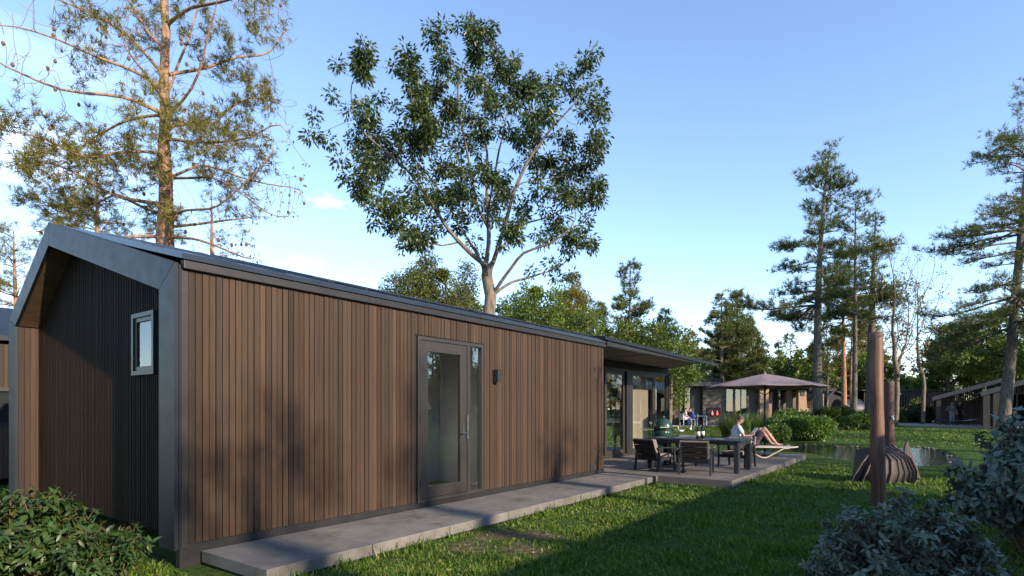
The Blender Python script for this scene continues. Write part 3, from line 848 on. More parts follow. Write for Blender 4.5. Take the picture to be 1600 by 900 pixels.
# ------------------------------------------------------------------ big sparse pine behind the gable
def left_pine():
    Y = 16.5; b = at(258, 640, Y); base = np.array([b.x, Y, 0.])
    s = Y/F
    def pt(px, py, dy=0.): v = at(px, py, Y); return np.array([v.x*(1+dy/Y), Y+dy, CAM_Z+(v.z-CAM_Z)*(1+dy/Y)])
    trunk = [pt(258, 720), pt(257, 500), pt(258, 390), pt(259, 300), pt(257, 240), pt(259, 180), pt(256, 120), pt(260, 60), pt(257, 0), pt(260,-80), pt(256,-170)]
    trunk[0][2] = 0
    limbs = [
      [(259,188,0),(240,172,-.2),(212,156,-.4),(170,148,-.7),(130,145,-.9),(95,142,-1.1),(60,128,-1.3),(30,115,-1.5),(-15,92,-1.7)],
      [(257,183,0),(225,181,.3),(195,187,.5),(165,205,.8),(132,224,1.0),(100,262,1.2)],
      [(263,186,0),(285,160,-.3),(303,135,-.5),(318,95,-.8),(325,58,-1.0),(335,20,-1.2),(345,-30,-1.4)],
      [(259,150,0),(280,100,.3),(296,50,.6),(312,5,.9),(330,-40,1)],
      [(258,205,0),(300,190,.5),(330,200,.9),(355,170,1.3),(390,150,1.6),(440,160,1.9)],
      [(259,287,0),(300,278,-.4),(330,276,-.7),(352,286,-.9),(385,308,-1.1),(415,332,-1.3),(455,345,-1.4)],
      [(260,270,0),(320,255,.6),(370,275,1.0),(420,290,1.3),(470,294,1.6)],
      [(258,318,0),(225,315,-.4),(190,310,-.8),(165,300,-1.0),(135,278,-1.3),(108,262,-1.5),(60,250,-1.8)],
      [(257,330,0),(220,322,.5),(180,300,1.0),(150,320,1.4),(100,325,1.6),(60,320,1.9)],
      [(258,365,0),(230,362,-.5),(200,372,-.9),(175,368,-1.1),(150,375,-1.4)],
      [(260,362,0),(290,352,.4),(320,350,.8),(350,345,1.1),(385,340,1.4)],
      [(259,372,0),(300,372,-.5),(330,380,-.8),(365,395,-1.1),(400,410,-1.2)],
      [(257,110,0),(220,70,-.4),(180,40,-.9),(120,10,-1.3),(60,-10,-1.6)],
      [(258,80,0),(230,50,.6),(200,0,1.1),(180,-60,1.5)],
      [(260,115,0),(310,110,.7),(370,90,1.3),(420,85,1.7),(450,40,2)],
      [(257,140,0),(210,110,-.8),(150,90,-1.6),(90,60,-2.1),(20,40,-2.6)],
      [(258,240,0),(200,235,-1.0),(140,250,-1.6),(70,215,-2.2),(10,205,-2.6)],
      [(259,40,0),(300,10,-.8),(360,0,-1.4),(420,-20,-1.8)],
      [(259,228,0),(330,225,-1.2),(390,215,-2.0),(440,190,-2.4)],
      [(258,335,0),(290,330,-1.5),(340,325,-2.4),(400,270,-2.8),(430,235,-3)],
      [(258,200,0),(262,170,-1.2),(230,120,-2.2),(190,70,-2.8)],
    ]
    nodes = []; par = []; fixed = {}
    def addline(pts, start=None, r0=.05):
        prev = start; first = pts[0] if start is None else nodes[start]
        seq = pts if start is None else pts
        last = None
        for a, b in zip(seq[:-1], seq[1:]):
            k = max(1, int(np.linalg.norm(b-a)/.3))
            if prev is None: nodes.append(a); par.append(-1); prev = len(nodes)-1
            for j in range(1, k+1):
                nodes.append(a+(b-a)*j/k+rng.normal(size=3)*.02); par.append(prev); prev = len(nodes)-1
        return prev
    addline(trunk)
    nt = len(nodes)
    for k in range(nt): fixed[k] = .235-.16*(nodes[k][2]/16.0)
    T = np.array(nodes[:nt])
    for l in limbs:
        pts = [pt(*q) for q in l]; j = int(np.linalg.norm(T-pts[0], axis=1).argmin()); n0 = len(nodes)
        pts[0] = T[j]; addline(pts, j); n1 = len(nodes)
        r0 = rng.uniform(.038, .056)
        for k in range(n0, n1): fixed[k] = r0*(1-(k-n0)/(n1-n0)*.75)
    lobes = []
    for (px, py, rx, ry, dy, w) in [(60,120,60,50,-1.5,1.1),(20,60,50,50,-2,1),(130,60,70,55,-1.5,1.2),(200,30,60,50,1,1.2),(320,40,60,50,-.5,1.3),(420,20,45,40,-1,.9),(390,120,65,50,1.5,1.2),(430,165,35,35,1.5,.7),
            (150,200,70,50,.5,1.3),(60,230,60,50,-2,1.2),(100,260,60,40,1,1.1),(190,260,60,50,-1,1.1),(330,170,60,50,.5,1.2),(340,240,60,50,-1,1.2),(430,240,40,50,-2,.8),(400,310,70,35,.5,1.3),(450,300,35,35,1,.7),(180,330,70,45,0,1.2),(90,320,50,35,1.2,1.1),
            (130,370,60,30,-1,.9),(330,360,70,40,0,1.1),(380,400,35,22,-1,.7),(260,220,60,60,-1.8,1),(240,90,70,60,-2,1)]:
        c = pt(px, py, dy); lobes.append((c, (rx*s, 1.6, ry*s), w))
    A = lobe_points(lobes, 3600, shell=.15)
    P, pr = colonize(A, nodes, par, .24, 2.2, .34, 60, (0,0,.03))
    root = empty('pine_tree', tuple(base), 0, 'very tall sparse pine with long bare reddish limbs and brown cones behind the metal gable', 'tree')
    ch0 = {}
    mb, r, ch, tips = skeleton_mesh(P-base, pr, .006, .24, 2.6, (14,7,4,3), fixed)
    mb.build('trunk', M['bark_pine'], root, smooth=True)
    depth = np.full(len(P), 99)
    for i in reversed(range(len(P))): depth[i] = 0 if not ch[i] else 1+min(depth[c] for c in ch[i])
    fol = np.where((depth <= 2))[0]
    cl = vnoise(P[fol,0]*1.0+P[fol,1]*.6, P[fol,2], 1.7, 7)
    right = (P[fol,0]-base[0])/s                # px right of the trunk
    low = P[fol,2] < 7.3
    keep = (cl > -.05-.15*(P[fol,2] < 9.5)+.22*(right > 60)+.25*((right > 110)))
    f2 = fol[keep]
    c = Cards(); PP = np.repeat(P[f2]-base, 4, 0)+rng.normal(size=(len(f2)*4,3))*.11
    c.needles(PP, np.repeat(P[f2]-P[pr[f2]], 4, 0)+[0,0,.05], .22, .018, 13, .8); c.build('needles', M['needle_olive'], root)
    yl = fol[(~keep) & (rng.uniform(size=len(fol)) < np.where(right > 40, .34, .16)) & (P[fol,2] < 8.6)]
    c = Cards(); PP = np.repeat(P[yl]-base, 3, 0)+rng.normal(size=(len(yl)*3,3))*.09
    c.leaves(PP, rng.normal(size=PP.shape)+[0,0,-.6], rng.uniform(.07,.13,len(PP)), rng.uniform(.04,.06,len(PP)), .1, .4); c.build('yellow_leaves', M['leaf_autumn'], root)
    cn = rng.choice(tips, 98, replace=False)
    c0 = MB().ball((0,0,-.05), (.042,.042,.06), 8, 6).build('cone', M['cone'], root, smooth=True)
    for k, i in enumerate(cn):
        o = c0 if k == 0 else c0.copy()
        if k: COL.objects.link(o); o.parent = root
        o.location = tuple(P[i]-base)
left_pine()

# ------------------------------------------------------------------ tall broadleaf tree over the roof
def center_tree():
    Y = 22.0; s = Y/F
    def pt(px, py, dy=0.): v = at(px, py, Y); return np.array([v.x*(1+dy/Y), Y+dy, CAM_Z+(v.z-CAM_Z)*(1+dy/Y)])
    base = pt(768, 640); base[2] = .1
    nodes = [base.copy()]; par = [-1]; fixed = {0: .22}
    def line(pts, start, r0, r1):
        prev = start; a = nodes[start]; n0 = len(nodes)
        for b in pts:
            k = max(1, int(np.linalg.norm(b-a)/.3))
            for j in range(1, k+1): nodes.append(a+(b-a)*j/k+rng.normal(size=3)*.025); par.append(prev); prev = len(nodes)-1
            a = b
        n1 = len(nodes)
        for k in range(n0, n1): fixed[k] = (r0+(r1-r0)*(k-n0)/max(1, n1-n0))*(.68 if r0 < .16 else .92)
        return n0, n1
    def nearest(px, py, dy=0): q = pt(px, py, dy); return int(np.linalg.norm(np.array(nodes)-q, axis=1).argmin())
    line([pt(765,560), pt(762,495), pt(768,462)], 0, .22, .17)
    line([pt(758,430,.1), pt(762,400,.2), pt(764,355,.3), pt(760,300,.3), pt(762,240,.2), pt(750,190,0)], nearest(768,462), .15, .04)
    line([pt(772,410,-.3), pt(788,350,-.5), pt(802,300,-.8), pt(830,240,-1.0), pt(862,200,-1.2), pt(900,160,-1.3)], nearest(764,425), .13, .03)
    line([pt(735,400,-.5), pt(700,355,-.8), pt(672,315,-1), pt(640,270,-1.3), pt(600,235,-1.5), pt(560,200,-1.6), pt(545,140,-1.6)], nearest(760,420), .11, .025)
    line([pt(745,395,.6), pt(715,350,1.0), pt(690,300,1.3), pt(655,255,1.5), pt(610,215,1.7)], nearest(758,425,.1), .085, .025)
    line([pt(748,330,0), pt(735,260,-.3), pt(722,200,-.5), pt(714,150,-.6), pt(716,118,-.6), pt(700,85,-.7), pt(688,62,-.7)], nearest(764,360,.3), .075, .02)
    line([pt(728,100,-.5), pt(742,82,-.4), pt(762,75,-.4)], nearest(716,120,-.6), .03, .015)
    line([pt(790,430,-.4), pt(815,395,-.8), pt(850,385,-1), pt(880,370,-1.2), pt(905,340,-1.3)], nearest(768,455), .10, .025)
    line([pt(800,440,.5), pt(830,432,.9), pt(870,420,1.2), pt(895,400,1.4)], nearest(770,462), .085, .025)
    line([pt(815,350,.6), pt(850,342,1.1), pt(875,330,1.4), pt(915,300,1.8)], nearest(775,400), .07, .02)
    line([pt(815,285,0), pt(850,280,.2), pt(900,275,.3)], nearest(805,295,-.8), .05, .02)
    line([pt(775,260,1.2), pt(790,190,1.6), pt(800,140,1.8)], nearest(762,330,.3), .06, .02)
    line([pt(690,385,-.9), pt(650,370,-1.5), pt(620,340,-1.8), pt(590,320,-2)], nearest(720,375,-.7), .05, .02)
    line([pt(640,240,-2), pt(650,180,-2.4), pt(640,130,-2.4)], nearest(672,315,-1), .045, .018)
    lobes = []
    L = [(690,56,34,18,-.6,.8),(752,66,30,22,-.4,.8),(715,85,50,20,-.5,.4),(640,118,28,32,-2.2,.8),(560,105,44,26,-1.6,1.1),(512,185,30,26,-1.6,.8),(500,215,20,16,-1.4,.3),(560,175,48,38,-1.5,1.4),(595,225,62,46,.4,1.7),(555,260,42,30,-1.5,1.0),
         (600,290,50,40,-1.9,1.3),(640,330,50,36,-1.5,1.2),(650,195,52,48,1.4,1.3),(690,150,40,32,0,.8),(790,130,58,40,1.6,1.9),(790,185,55,32,0,1.0),(840,190,46,34,-1.2,1.0),(915,118,34,22,-1.3,.9),(880,160,50,34,-1.4,1.1),(925,170,28,36,-1,.8),
         (905,215,45,34,.3,1.1),(850,235,48,34,1.2,1.1),(935,245,20,24,0,.4),(900,275,52,34,1,1.2),(925,310,30,34,1.5,.8),(860,305,50,28,-.8,.9),(690,250,46,40,-1,.9),(740,220,46,40,1.2,.8),(750,290,46,34,-1.3,.8),(700,300,42,32,1.4,.8),
         (640,375,36,20,-2,.5),(600,335,34,26,-1.8,.6),(790,330,46,30,1.4,.6),(890,365,48,34,1.3,1.1),(925,385,18,16,.8,.3),(830,370,40,24,-1.4,.6),(860,425,52,20,1.2,.7),(800,365,24,18,-1.2,.5),(720,330,40,34,1.4,.8),(715,195,44,34,1.6,.9),(745,150,30,26,-1.8,.5),(800,300,40,30,1.8,.7),(670,220,44,36,-1.8,.9),(745,385,30,20,1.6,.35),(855,150,24,20,.8,.4),(670,335,44,30,.5,.8)]
    for (px, py, rx, ry, dy, w) in L: lobes.append((pt(px, py, dy), (rx*s*.97, 1.3, ry*s*.97), w))
    A = lobe_points(lobes, 3400, shell=.3)
    P, pr = colonize(A, nodes, par, .24, 2.6, .36, 60, (0,0,.05))
    root = empty('broadleaf_tree', tuple(base), 0, 'tall dark-leaved tree with forked pale trunk rising over the middle of the long roof', 'tree')
    mb, r, ch, tips = skeleton_mesh(P-base, pr, .0065, .23, 2.5, (14,8,4,3), fixed)
    mb.build('trunk', M['bark_grey'], root, smooth=True)
    depth = np.full(len(P), 99)
    for i in reversed(range(len(P))): depth[i] = 0 if not ch[i] else 1+min(depth[c] for c in ch[i])
    ok = np.zeros(len(P), bool)
    for (c, rr, w) in lobes: ok |= (((P-c)/np.array(rr))**2).sum(1) < 1.45
    fol = np.where((depth <= 2) & ok & (r < .03))[0]
    cl = vnoise(P[fol,0]+P[fol,1]*.5, P[fol,2]+P[fol,1]*.4, .62, 37); fol = fol[(cl > -.08)]
    per = 74; c = Cards(); Pl = np.repeat(P[fol]-base, per, 0); off = unit(rng.normal(size=Pl.shape))*(rng.uniform(0,1,(len(Pl),1))**.6)*.30
    c.leaves(Pl+off, unit(off)*.9+rng.normal(size=Pl.shape)*.3, rng.uniform(.12,.24,len(Pl)), rng.uniform(.05,.085,len(Pl)), .12, .55)
    c.build('crown', M['leaf_dark'], root)
center_tree()
# ------------------------------------------------------------------ people
def tcap(mb, a, b, ra, rb, n=10):
    a = Vector(a); b = Vector(b)
    mb.ball(a, ra, n, 8); mb.ball(b, rb, n, 8); mb.tube([a, b], [ra, rb], n)
def fuse(name, mb, mat, parent, voxel, smooth=4):
    me = bpy.data.meshes.new(name); me.from_pydata(mb.v, [], mb.f); me.update()
    o = link_mesh(name, me, mat, parent, True)
    r = o.modifiers.new('fuse', 'REMESH'); r.mode = 'VOXEL'; r.voxel_size = voxel; r.use_smooth_shade = True
    s = o.modifiers.new('smooth', 'SMOOTH'); s.factor = .5; s.iterations = smooth
    dg = bpy.context.evaluated_depsgraph_get(); ev = o.evaluated_get(dg); me2 = bpy.data.meshes.new_from_object(ev)
    o.modifiers.clear(); o.data = me2
    if not me2.materials: me2.materials.append(mat)
    me2.polygons.foreach_set('use_smooth', np.ones(len(me2.polygons), dtype=bool))
    return o
def lerp3(a, b, t): return Vector(a)+(Vector(b)-Vector(a))*t
def person(loc, rz, J, cols, label, clothes, group=None, voxel=.012, hair='short', look=None):
    """J: joints in a local frame, x forward, y to the person's left, z up. clothes: dict of what is worn"""
    root = empty('person', loc, rz, label, 'person', group)
    skin, = (cols['skin'],)
    b = MB(); V = Vector
    H = V(J['head']); N = V(J['neck']); C = V(J['chest']); P = V(J['pelvis'])
    f = V(look or (1,0,0)).normalized(); up = (H-N).normalized(); side = up.cross(f).normalized(); f = side.cross(up).normalized()
    rot = Matrix((f, side, up)).transposed()
    b.ball(H, (.095,.076,.118), 16, 12, rot)                               # skull
    b.ball(H+rot@V((.03,0,-.055)), (.062,.055,.065), 12, 8, rot)            # jaw
    b.ball(H+rot@V((.104,0,-.015)), (.016,.013,.024), 8, 6, rot)            # nose
    b.ball(H+rot@V((.09,0,-.065)), (.012,.026,.010), 8, 6, rot)             # mouth
    b.ball(H+rot@V((.083,0,.028)), (.016,.055,.012), 8, 6, rot)             # brow
    for s in (-1, 1): b.ball(H+rot@V((0,.078*s,-.01)), (.02,.012,.032), 8, 6, rot)
    tcap(b, N+V((0,0,-.04)), H+rot@V((-.015,0,-.07)), .056, .052)
    tcap(b, lerp3(P,C,.55), C+V((0,0,.0)), .125, .13); tcap(b, P, lerp3(P,C,.55), .145, .12)
    for s, k in ((1,'l'), (-1,'r')):
        S = V(J['shoulder_'+k]); E = V(J['elbow_'+k]); Wr = V(J['wrist_'+k]); hp = V(J['hip_'+k]); K = V(J['knee_'+k]); A = V(J['ankle_'+k])
        tcap(b, lerp3(N, C, .35), S, .06, .058); tcap(b, C, S, .10, .055)
        tcap(b, S, E, .052, .041); tcap(b, E, Wr, .042, .028)
        hd = (Wr-E).normalized(); hd = (V(J['hand_'+k])-Wr).normalized() if 'hand_'+k in J else hd
        pal = Wr+hd*.055; sd = hd.cross(V((0,0,1)));
        if sd.length < .2: sd = V((0,1,0))
        sd.normalize(); nn = sd.cross(hd).normalized()
        b.ball(pal, .032, 8, 6); tcap(b, Wr, pal+hd*.02, .026, .034)
        for fi, (o_, l_) in enumerate(((-.03,.058),(-.010,.07),(.011,.066),(.03,.05))):
            p0 = pal+hd*.03+sd*o_; p1 = p0+hd*l_*.55-nn*.006; p2 = p1+hd*l_*.4-nn*.026
            tcap(b, p0, p1, .0105, .0098, 6); tcap(b, p1, p2, .0098, .0088, 6)
        t0 = pal-hd*.02-sd*.03*s; tcap(b, t0, t0+hd*.035-sd*.03*s, .012, .011, 6); tcap(b, t0+hd*.035-sd*.03*s, t0+hd*.065-sd*.036*s, .011, .009, 6)
        tcap(b, P+(hp-P)*.6, hp, .12, .10); tcap(b, hp, K, .086, .056); 
        mid = lerp3(K, A, .3); tcap(b, K, mid, .056, .058); tcap(b, mid, A, .058, .036)
        T = V(J['toe_'+k]); tcap(b, A+(A-K).normalized()*.03, T, .038, .026)
    fuse('body', b, skin, root, voxel)
    # hair
    h = MB()
    h.ball(H+rot@V((-.016,0,.028)), (.096,.087,.104), 16, 10, rot)
    if hair == 'bun': h.ball(H+rot@V((-.09,0,.09)), .045, 10, 8)
    if hair == 'cap': h.ball(H+rot@V((.02,0,.055)), (.11,.088,.07), 12, 8, rot); h.ball(H+rot@V((.12,0,.045)), (.06,.07,.012), 10, 6, rot)
    fuse('hair' if hair != 'cap' else 'cap', h, cols['hair'], root, voxel*.8)
    # eyes
    e = MB()
    for s in (-1, 1): e.ball(H+rot@V((.086,.031*s,.006)), (.008,.012,.007), 8, 6, rot)
    e.build('eyes', M['eye'], root, smooth=True)
    if 'shirt' in clothes:
        c = MB(); g = .018; sl = clothes.get('sleeve', .55)
        tcap(c, P+V((0,0,.03)), lerp3(P,C,.5), .145+g, .125+g); tcap(c, lerp3(P,C,.5), C, .125+g, .135+g)
        if clothes.get('long'): tcap(c, P-V((0,0,.05)), P+V((0,0,.05)), .16+g, .15+g)
        for k in 'lr':
            S = V(J['shoulder_'+k]); E = V(J['elbow_'+k]); Wr = V(J['wrist_'+k])
            tcap(c, C, S, .10+g, .058+g); tcap(c, lerp3(N,C,.4), S, .062+g*.5, .058+g)
            if sl <= 1: tcap(c, S, lerp3(S,E,sl), .056+g, .052+g)
            else: tcap(c, S, E, .056+g, .045+g); tcap(c, E, lerp3(E,Wr,sl-1), .045+g, .034+g)
        fuse('shirt', c, clothes['shirt'], root, voxel)
    if 'trousers' in clothes:
        c = MB(); g = .016; ln = clothes.get('leg', 1.9)
        tcap(c, P+V((0,0,.05)), P, .14+g, .15+g)
        for k in 'lr':
            hp = V(J['hip_'+k]); K = V(J['knee_'+k]); A = V(J['ankle_'+k])
            tcap(c, P+(hp-P)*.6, hp, .125+g, .105+g)
            if ln <= 1: tcap(c, hp, lerp3(hp,K,ln), .09+g, .078+g)
            else: tcap(c, hp, K, .09+g, .062+g); tcap(c, K, lerp3(K,A,ln-1), .062+g, .05+g)
        fuse('trousers' if ln > 1 else 'shorts', c, clothes['trousers'], root, voxel)
    if 'shoes' in clothes:
        for k in 'lr':
            A = V(J['ankle_'+k]); T = V(J['toe_'+k]); c = MB(); tcap(c, A+V((-.01,0,-.05)), T, .05, .045); fuse('shoe', c, clothes['shoes'], root, voxel)
    return root
M['skin'] = plain('skin', (.50,.27,.19), .5, 0, .06, 6)
M['hair'] = plain('brown_hair', (.10,.055,.04), .6, 0, .3, 40)
M['hair_dark'] = plain('dark_hair', (.02,.016,.014), .6, 0, .3, 40)
M['hair_grey'] = plain('grey_hair', (.35,.33,.31), .6, 0, .2, 40)
M['eye'] = plain('eye', (.02,.02,.02), .2)
def cloth(name, c): 
    t = MT(name); n = t.noise(7, 5, t.coord()); w = t.noise(300, 2, t.coord())
    t.color(t.ramp(n, [(.3, tuple(x*.88 for x in c)), (.7, c)])).set(Roughness=.9); t.bump(t.math('ADD', n, t.math('MULTIPLY', w, .15)), .5, .02); return t.m
M['c_shirt'] = cloth('pale_shirt', (.62,.64,.70)); M['c_shorts'] = cloth('dark_shorts', (.10,.06,.075)); M['c_towel'] = cloth('pale_towel', (.70,.58,.57))
M['c_navy'] = cloth('navy_cloth', (.045,.06,.085)); M['c_beige'] = cloth('beige_cloth', (.55,.46,.36)); M['c_black'] = cloth('black_cloth', (.015,.015,.018))
M['c_blue'] = cloth('blue_cloth', (.04,.08,.28)); M['c_check'] = cloth('grey_blue_cloth', (.2,.24,.3)); M['c_jeans'] = cloth('light_jeans', (.32,.36,.46)); M['c_pink'] = cloth('light_top', (.55,.5,.52))
def standing(h=1.78, arm=(.0, .25), hands=None):
    k = h/1.78
    J = dict(head=(.02,0,1.65), neck=(0,0,1.50), chest=(0,0,1.27), pelvis=(0,0,.96))
    for s, n in ((1,'l'), (-1,'r')):
        J['shoulder_'+n] = (0,.19*s,1.42); J['elbow_'+n] = (-.02,.25*s,1.13); J['wrist_'+n] = (.06,.26*s,.88)
        J['hip_'+n] = (0,.09*s,.90); J['knee_'+n] = (.02,.10*s,.49); J['ankle_'+n] = (-.02,.11*s,.085); J['toe_'+n] = (.14,.13*s,.035)
    if hands:
        J.update(hands)
    return {a: (b[0]*k, b[1]*k, b[2]*k) for a, b in J.items()}
def sitting(z=.45, lean=.05, reach=.35):
    J = dict(head=(.10+lean,0,z+.78), neck=(.04+lean,0,z+.63), chest=(.02,0,z+.40), pelvis=(0,0,z+.10))
    for s, n in ((1,'l'), (-1,'r')):
        J['shoulder_'+n] = (.03+lean*.7,.18*s,z+.55); J['elbow_'+n] = (.12,.22*s,z+.30); J['wrist_'+n] = (.12+reach*.6,.13*s,z+.22)
        J['hip_'+n] = (.03,.09*s,z+.09); J['knee_'+n] = (.46,.12*s,z+.08); J['ankle_'+n] = (.44,.12*s,.09); J['toe_'+n] = (.60,.13*s,.04)
    return J

# ------------------------------------------------------------------ deck furniture
DZ0 = .15
M['char'] = plain('charcoal_furniture', (.018,.020,.023), .45, .15, .2, 8)
M['char_wood'] = boards('dark_slats', [(.013,.0115,.011),(.019,.016,.015),(.015,.0135,.013)], (2,40,40), .6, .2)
M['cushion'] = cloth('taupe_cushion', (.20,.165,.14))
M['umb'] = cloth('mauve_canvas', (.20,.15,.155))
# table: local x along q, y across
def dining_table():
    c = W(-4.60, 13.95, DZ0)
    t = empty('dining_table', c, ANG, 'long charcoal outdoor dining table with four broad legs on the grey deck', 'table')
    # local x = q, local y = -p
    Lx, Ly = .60, 1.12
    mb = MB()
    n = 9
    for i in range(n):
        a = -Lx+2*Lx*i/n; mb.box(a+.002, a+2*Lx/n-.002, -Ly, Ly, .705, .74)
    mb.build('table_top', M['char'], t, bevel=.003)
    MB().box(-Lx+.05, Lx-.05, -Ly+.06, -Ly+.10, .63, .703).box(-Lx+.05, Lx-.05, Ly-.10, Ly-.06, .63, .703).box(-Lx+.05, -Lx+.09, -Ly+.11, Ly-.11, .63, .703).box(Lx-.09, Lx-.05, -Ly+.11, Ly-.11, .63, .703).build('apron', M['char'], t)
    for sx in (-1, 1):
        for sy in (-1, 1):
            x0 = sx*(Lx-.09); y0 = sy*(Ly-.10)
            MB().box(x0-.075, x0+.075, y0-.05, y0+.05, 0, .628).build('leg', M['char'], t, bevel=.004)
    return t
dining_table()
TZ = DZ0+.74
def chair(loc, rz, label, group='low armchairs around the deck table'):
    # local: x forward (seat front), y left
    t = empty('garden_armchair', loc, rz, label, 'chair', group)
    w = .33
    for sy in (-1, 1):
        MB().bar((.30, sy*w, 0), (.27, sy*w, .52), .045, .05, (1,0,0)).build('leg', M['char'], t, bevel=.004)
        MB().bar((-.34, sy*w, 0), (-.27, sy*w, .54), .045, .05, (1,0,0)).build('leg', M['char'], t, bevel=.004)
        MB().box(-.34, .34, sy*w-.035, sy*w+.035, .535, .56).build('armrest', M['char'], t, bevel=.004)
    mb = MB(); mb.box(-.28, .28, -w+.025, -w+.06, .25, .31).box(-.28, .28, w-.06, w-.025, .25, .31).box(.24, .28, -w+.06, w-.06, .25, .31).box(-.28, -.24, -w+.06, w-.06, .25, .31)
    for k in range(5): mb.box(-.22+.1*k, -.15+.1*k, -w+.06, w-.06, .285, .305)
    mb.build('seat_frame', M['char'], t)
    mb = MB()
    for k in range(4):
        z0 = .27+.118*k; x0 = -.27-.05*k
        mb.box(-.02, .0, -w+.06, w-.06, 0, .108, Matrix.Translation((x0, 0, z0)) @ Matrix.Rotation(R(-18), 4, 'Y'))
    mb.build('backrest', M['char_wood'], t)
    MB().bar((-.25, w-.045, .25), (-.455, w-.045, .75), .035, .04, (1,0,0)).bar((-.25, -w+.045, .25), (-.455, -w+.045, .75), .035, .04, (1,0,0)).bar((-.455,-w+.062,.74), (-.455,w-.062,.74), .03, .03).build('back_frame', M['cushion'], t)
    o = MB().box(-.22, .28, -w+.07, w-.07, .312, .40).build('cushion', M['cushion'], t, smooth=False, bevel=.025)
    o = MB().box(.0, .07, -w+.07, w-.07, .0, .36, Matrix.Translation((-.24, 0, .39)) @ Matrix.Rotation(R(-20), 4, 'Y')).build('back_cushion', M['cushion'], t, bevel=.02)
    return t
ch = chair(W(-5.36, 13.10, DZ0), ANG-R(16), 'low charcoal slatted armchair, left of the two with their backs to the lawn')
def place(src, loc, rz, label):
    c = copy_tree(src); c.location = loc; c.rotation_euler = (0,0,rz); c['label'] = label; return c
place(ch, W(-4.32, 12.93, DZ0), ANG+R(12), 'low charcoal slatted armchair, right of the two with their backs to the lawn')
place(ch, W(-5.25, 14.9, DZ0), ANG+R(184), 'charcoal armchair across the table, half hidden behind the wine bottles')
place(ch, W(-4.0, 15.0, DZ0), ANG+R(172), 'charcoal armchair across the table beside the sun lounger')
# bottles, plates
M['bottle'] = plain('bottle_glass', (.008,.014,.010), .08, 0, .1); M['label'] = plain('bottle_label', (.62,.6,.58), .7)
M['plate'] = plain('slate_plate', (.22,.23,.26), .3); M['ceramic'] = plain('white_ceramic', (.7,.7,.7), .2)
def bottle(loc, label, k=1.15):
    t = empty('wine_bottle', loc, 0, label, 'bottle', 'wine bottles on the deck table')
    pr = [(.034,0),(.038,.006),(.038,.19),(.034,.215),(.018,.24),(.014,.255),(.014,.315),(.016,.317),(.016,.33),(.012,.332)]
    MB().lathe([(a*k, b*k) for a, b in pr], 20).build('glass_body', M['bottle'], t, smooth=True)
    MB().lathe([(.0388*k, .06*k), (.0388*k, .15*k)], 20).build('paper_label', M['label'], t, smooth=True)
    return t
bl = at(1091, 686, 13.75); bottle((bl.x, bl.y, TZ), 'dark wine bottle with pale label, left one of the pair on the table')
c = at(1098, 685, 14.0); bottle((c.x, c.y, TZ), 'dark wine bottle standing behind the other, right one of the pair')
def plate(p, q, label):
    t = MB().lathe([(.08,0),(.13,.012),(.135,.016),(.128,.014),(.075,.006)], 28).build('plate', M['plate'], None, smooth=True); t.location = W(p, q, TZ)
    tag(t, label, 'plate', 'plates set on the deck table'); return t
plate(-5.45, 13.65, 'grey plate at the left end of the table behind the left armchair'); plate(-4.95, 13.62, 'grey plate on the table between the two near armchairs')
plate(-4.05, 13.62, 'grey plate on the near table edge right of the wine bottles'); plate(-3.9, 14.25, 'grey plate on the far right corner of the table'); plate(-5.1, 14.25, 'grey plate on the far side of the table left of the bottles')
# glass tumbler
# kamado grill
def grill():
    p = at(1036, 690, 16.2); loc = (p.x, p.y, DZ0)
    t = empty('ceramic_grill', loc, R(-10), 'green dimpled egg-shaped ceramic grill with wooden side shelf by the glass wall', 'grill')
    m = MT('green_ceramic'); v = m.node('ShaderNodeTexVoronoi'); v.inputs['Scale'].default_value = 26; m.link(m.coord(), v.inputs['Vector'])
    m.b.inputs['Base Color'].default_value = (.018,.050,.036,1); m.set(Roughness=.22); m.bump(v.outputs[0], .6, .01)
    MB().lathe([(.10,.42),(.20,.50),(.25,.62),(.265,.78),(.262,.86)], 28).build('fire_bowl', m.m, t, smooth=True)
    MB().lathe([(.266,.885),(.262,.95),(.235,1.04),(.18,1.12),(.10,1.17),(.055,1.185)], 28).build('lid', m.m, t, smooth=True)
    MB().lathe([(.268,.862),(.272,.872),(.268,.883)], 28).build('hinge_band', M['metal_dark'], t, smooth=True)
    MB().lathe([(.055,1.186),(.06,1.20),(.06,1.245),(.035,1.26)], 16).build('chimney_cap', M['metal_dark'], t, smooth=True)
    MB().tube([(-.1,-.27,.93),(-.1,-.33,.94),(.1,-.33,.94),(.1,-.27,.93)], .012, 8).build('lid_handle', M['c_beige'], t)
    MB().box(.26, .60, -.16, .16, .865, .89).build('side_shelf', M['deck'], t)
    MB().box(-.60, -.26, -.16, .16, .865, .89).build('side_shelf', M['deck'], t)
    mb = MB(); 
    for a in (45, 135, 225, 315): x, y = .27*math.cos(R(a)), .27*math.sin(R(a)); mb.bar((x,y,.03), (x*.95,y*.95,.55), .03, .03, (1,0,0))
    mb.box(-.22,.22,-.015,.015,.36,.39).box(-.015,.015,-.22,.22,.391,.42).build('stand', M['metal_dark'], t)
    for a in (45, 135, 225, 315):
        x, y = .27*math.cos(R(a)), .27*math.sin(R(a)); MB().ball((x, y, .03), .03, 10, 8).build('castor', M['metal_dark'], t, smooth=True)
grill()
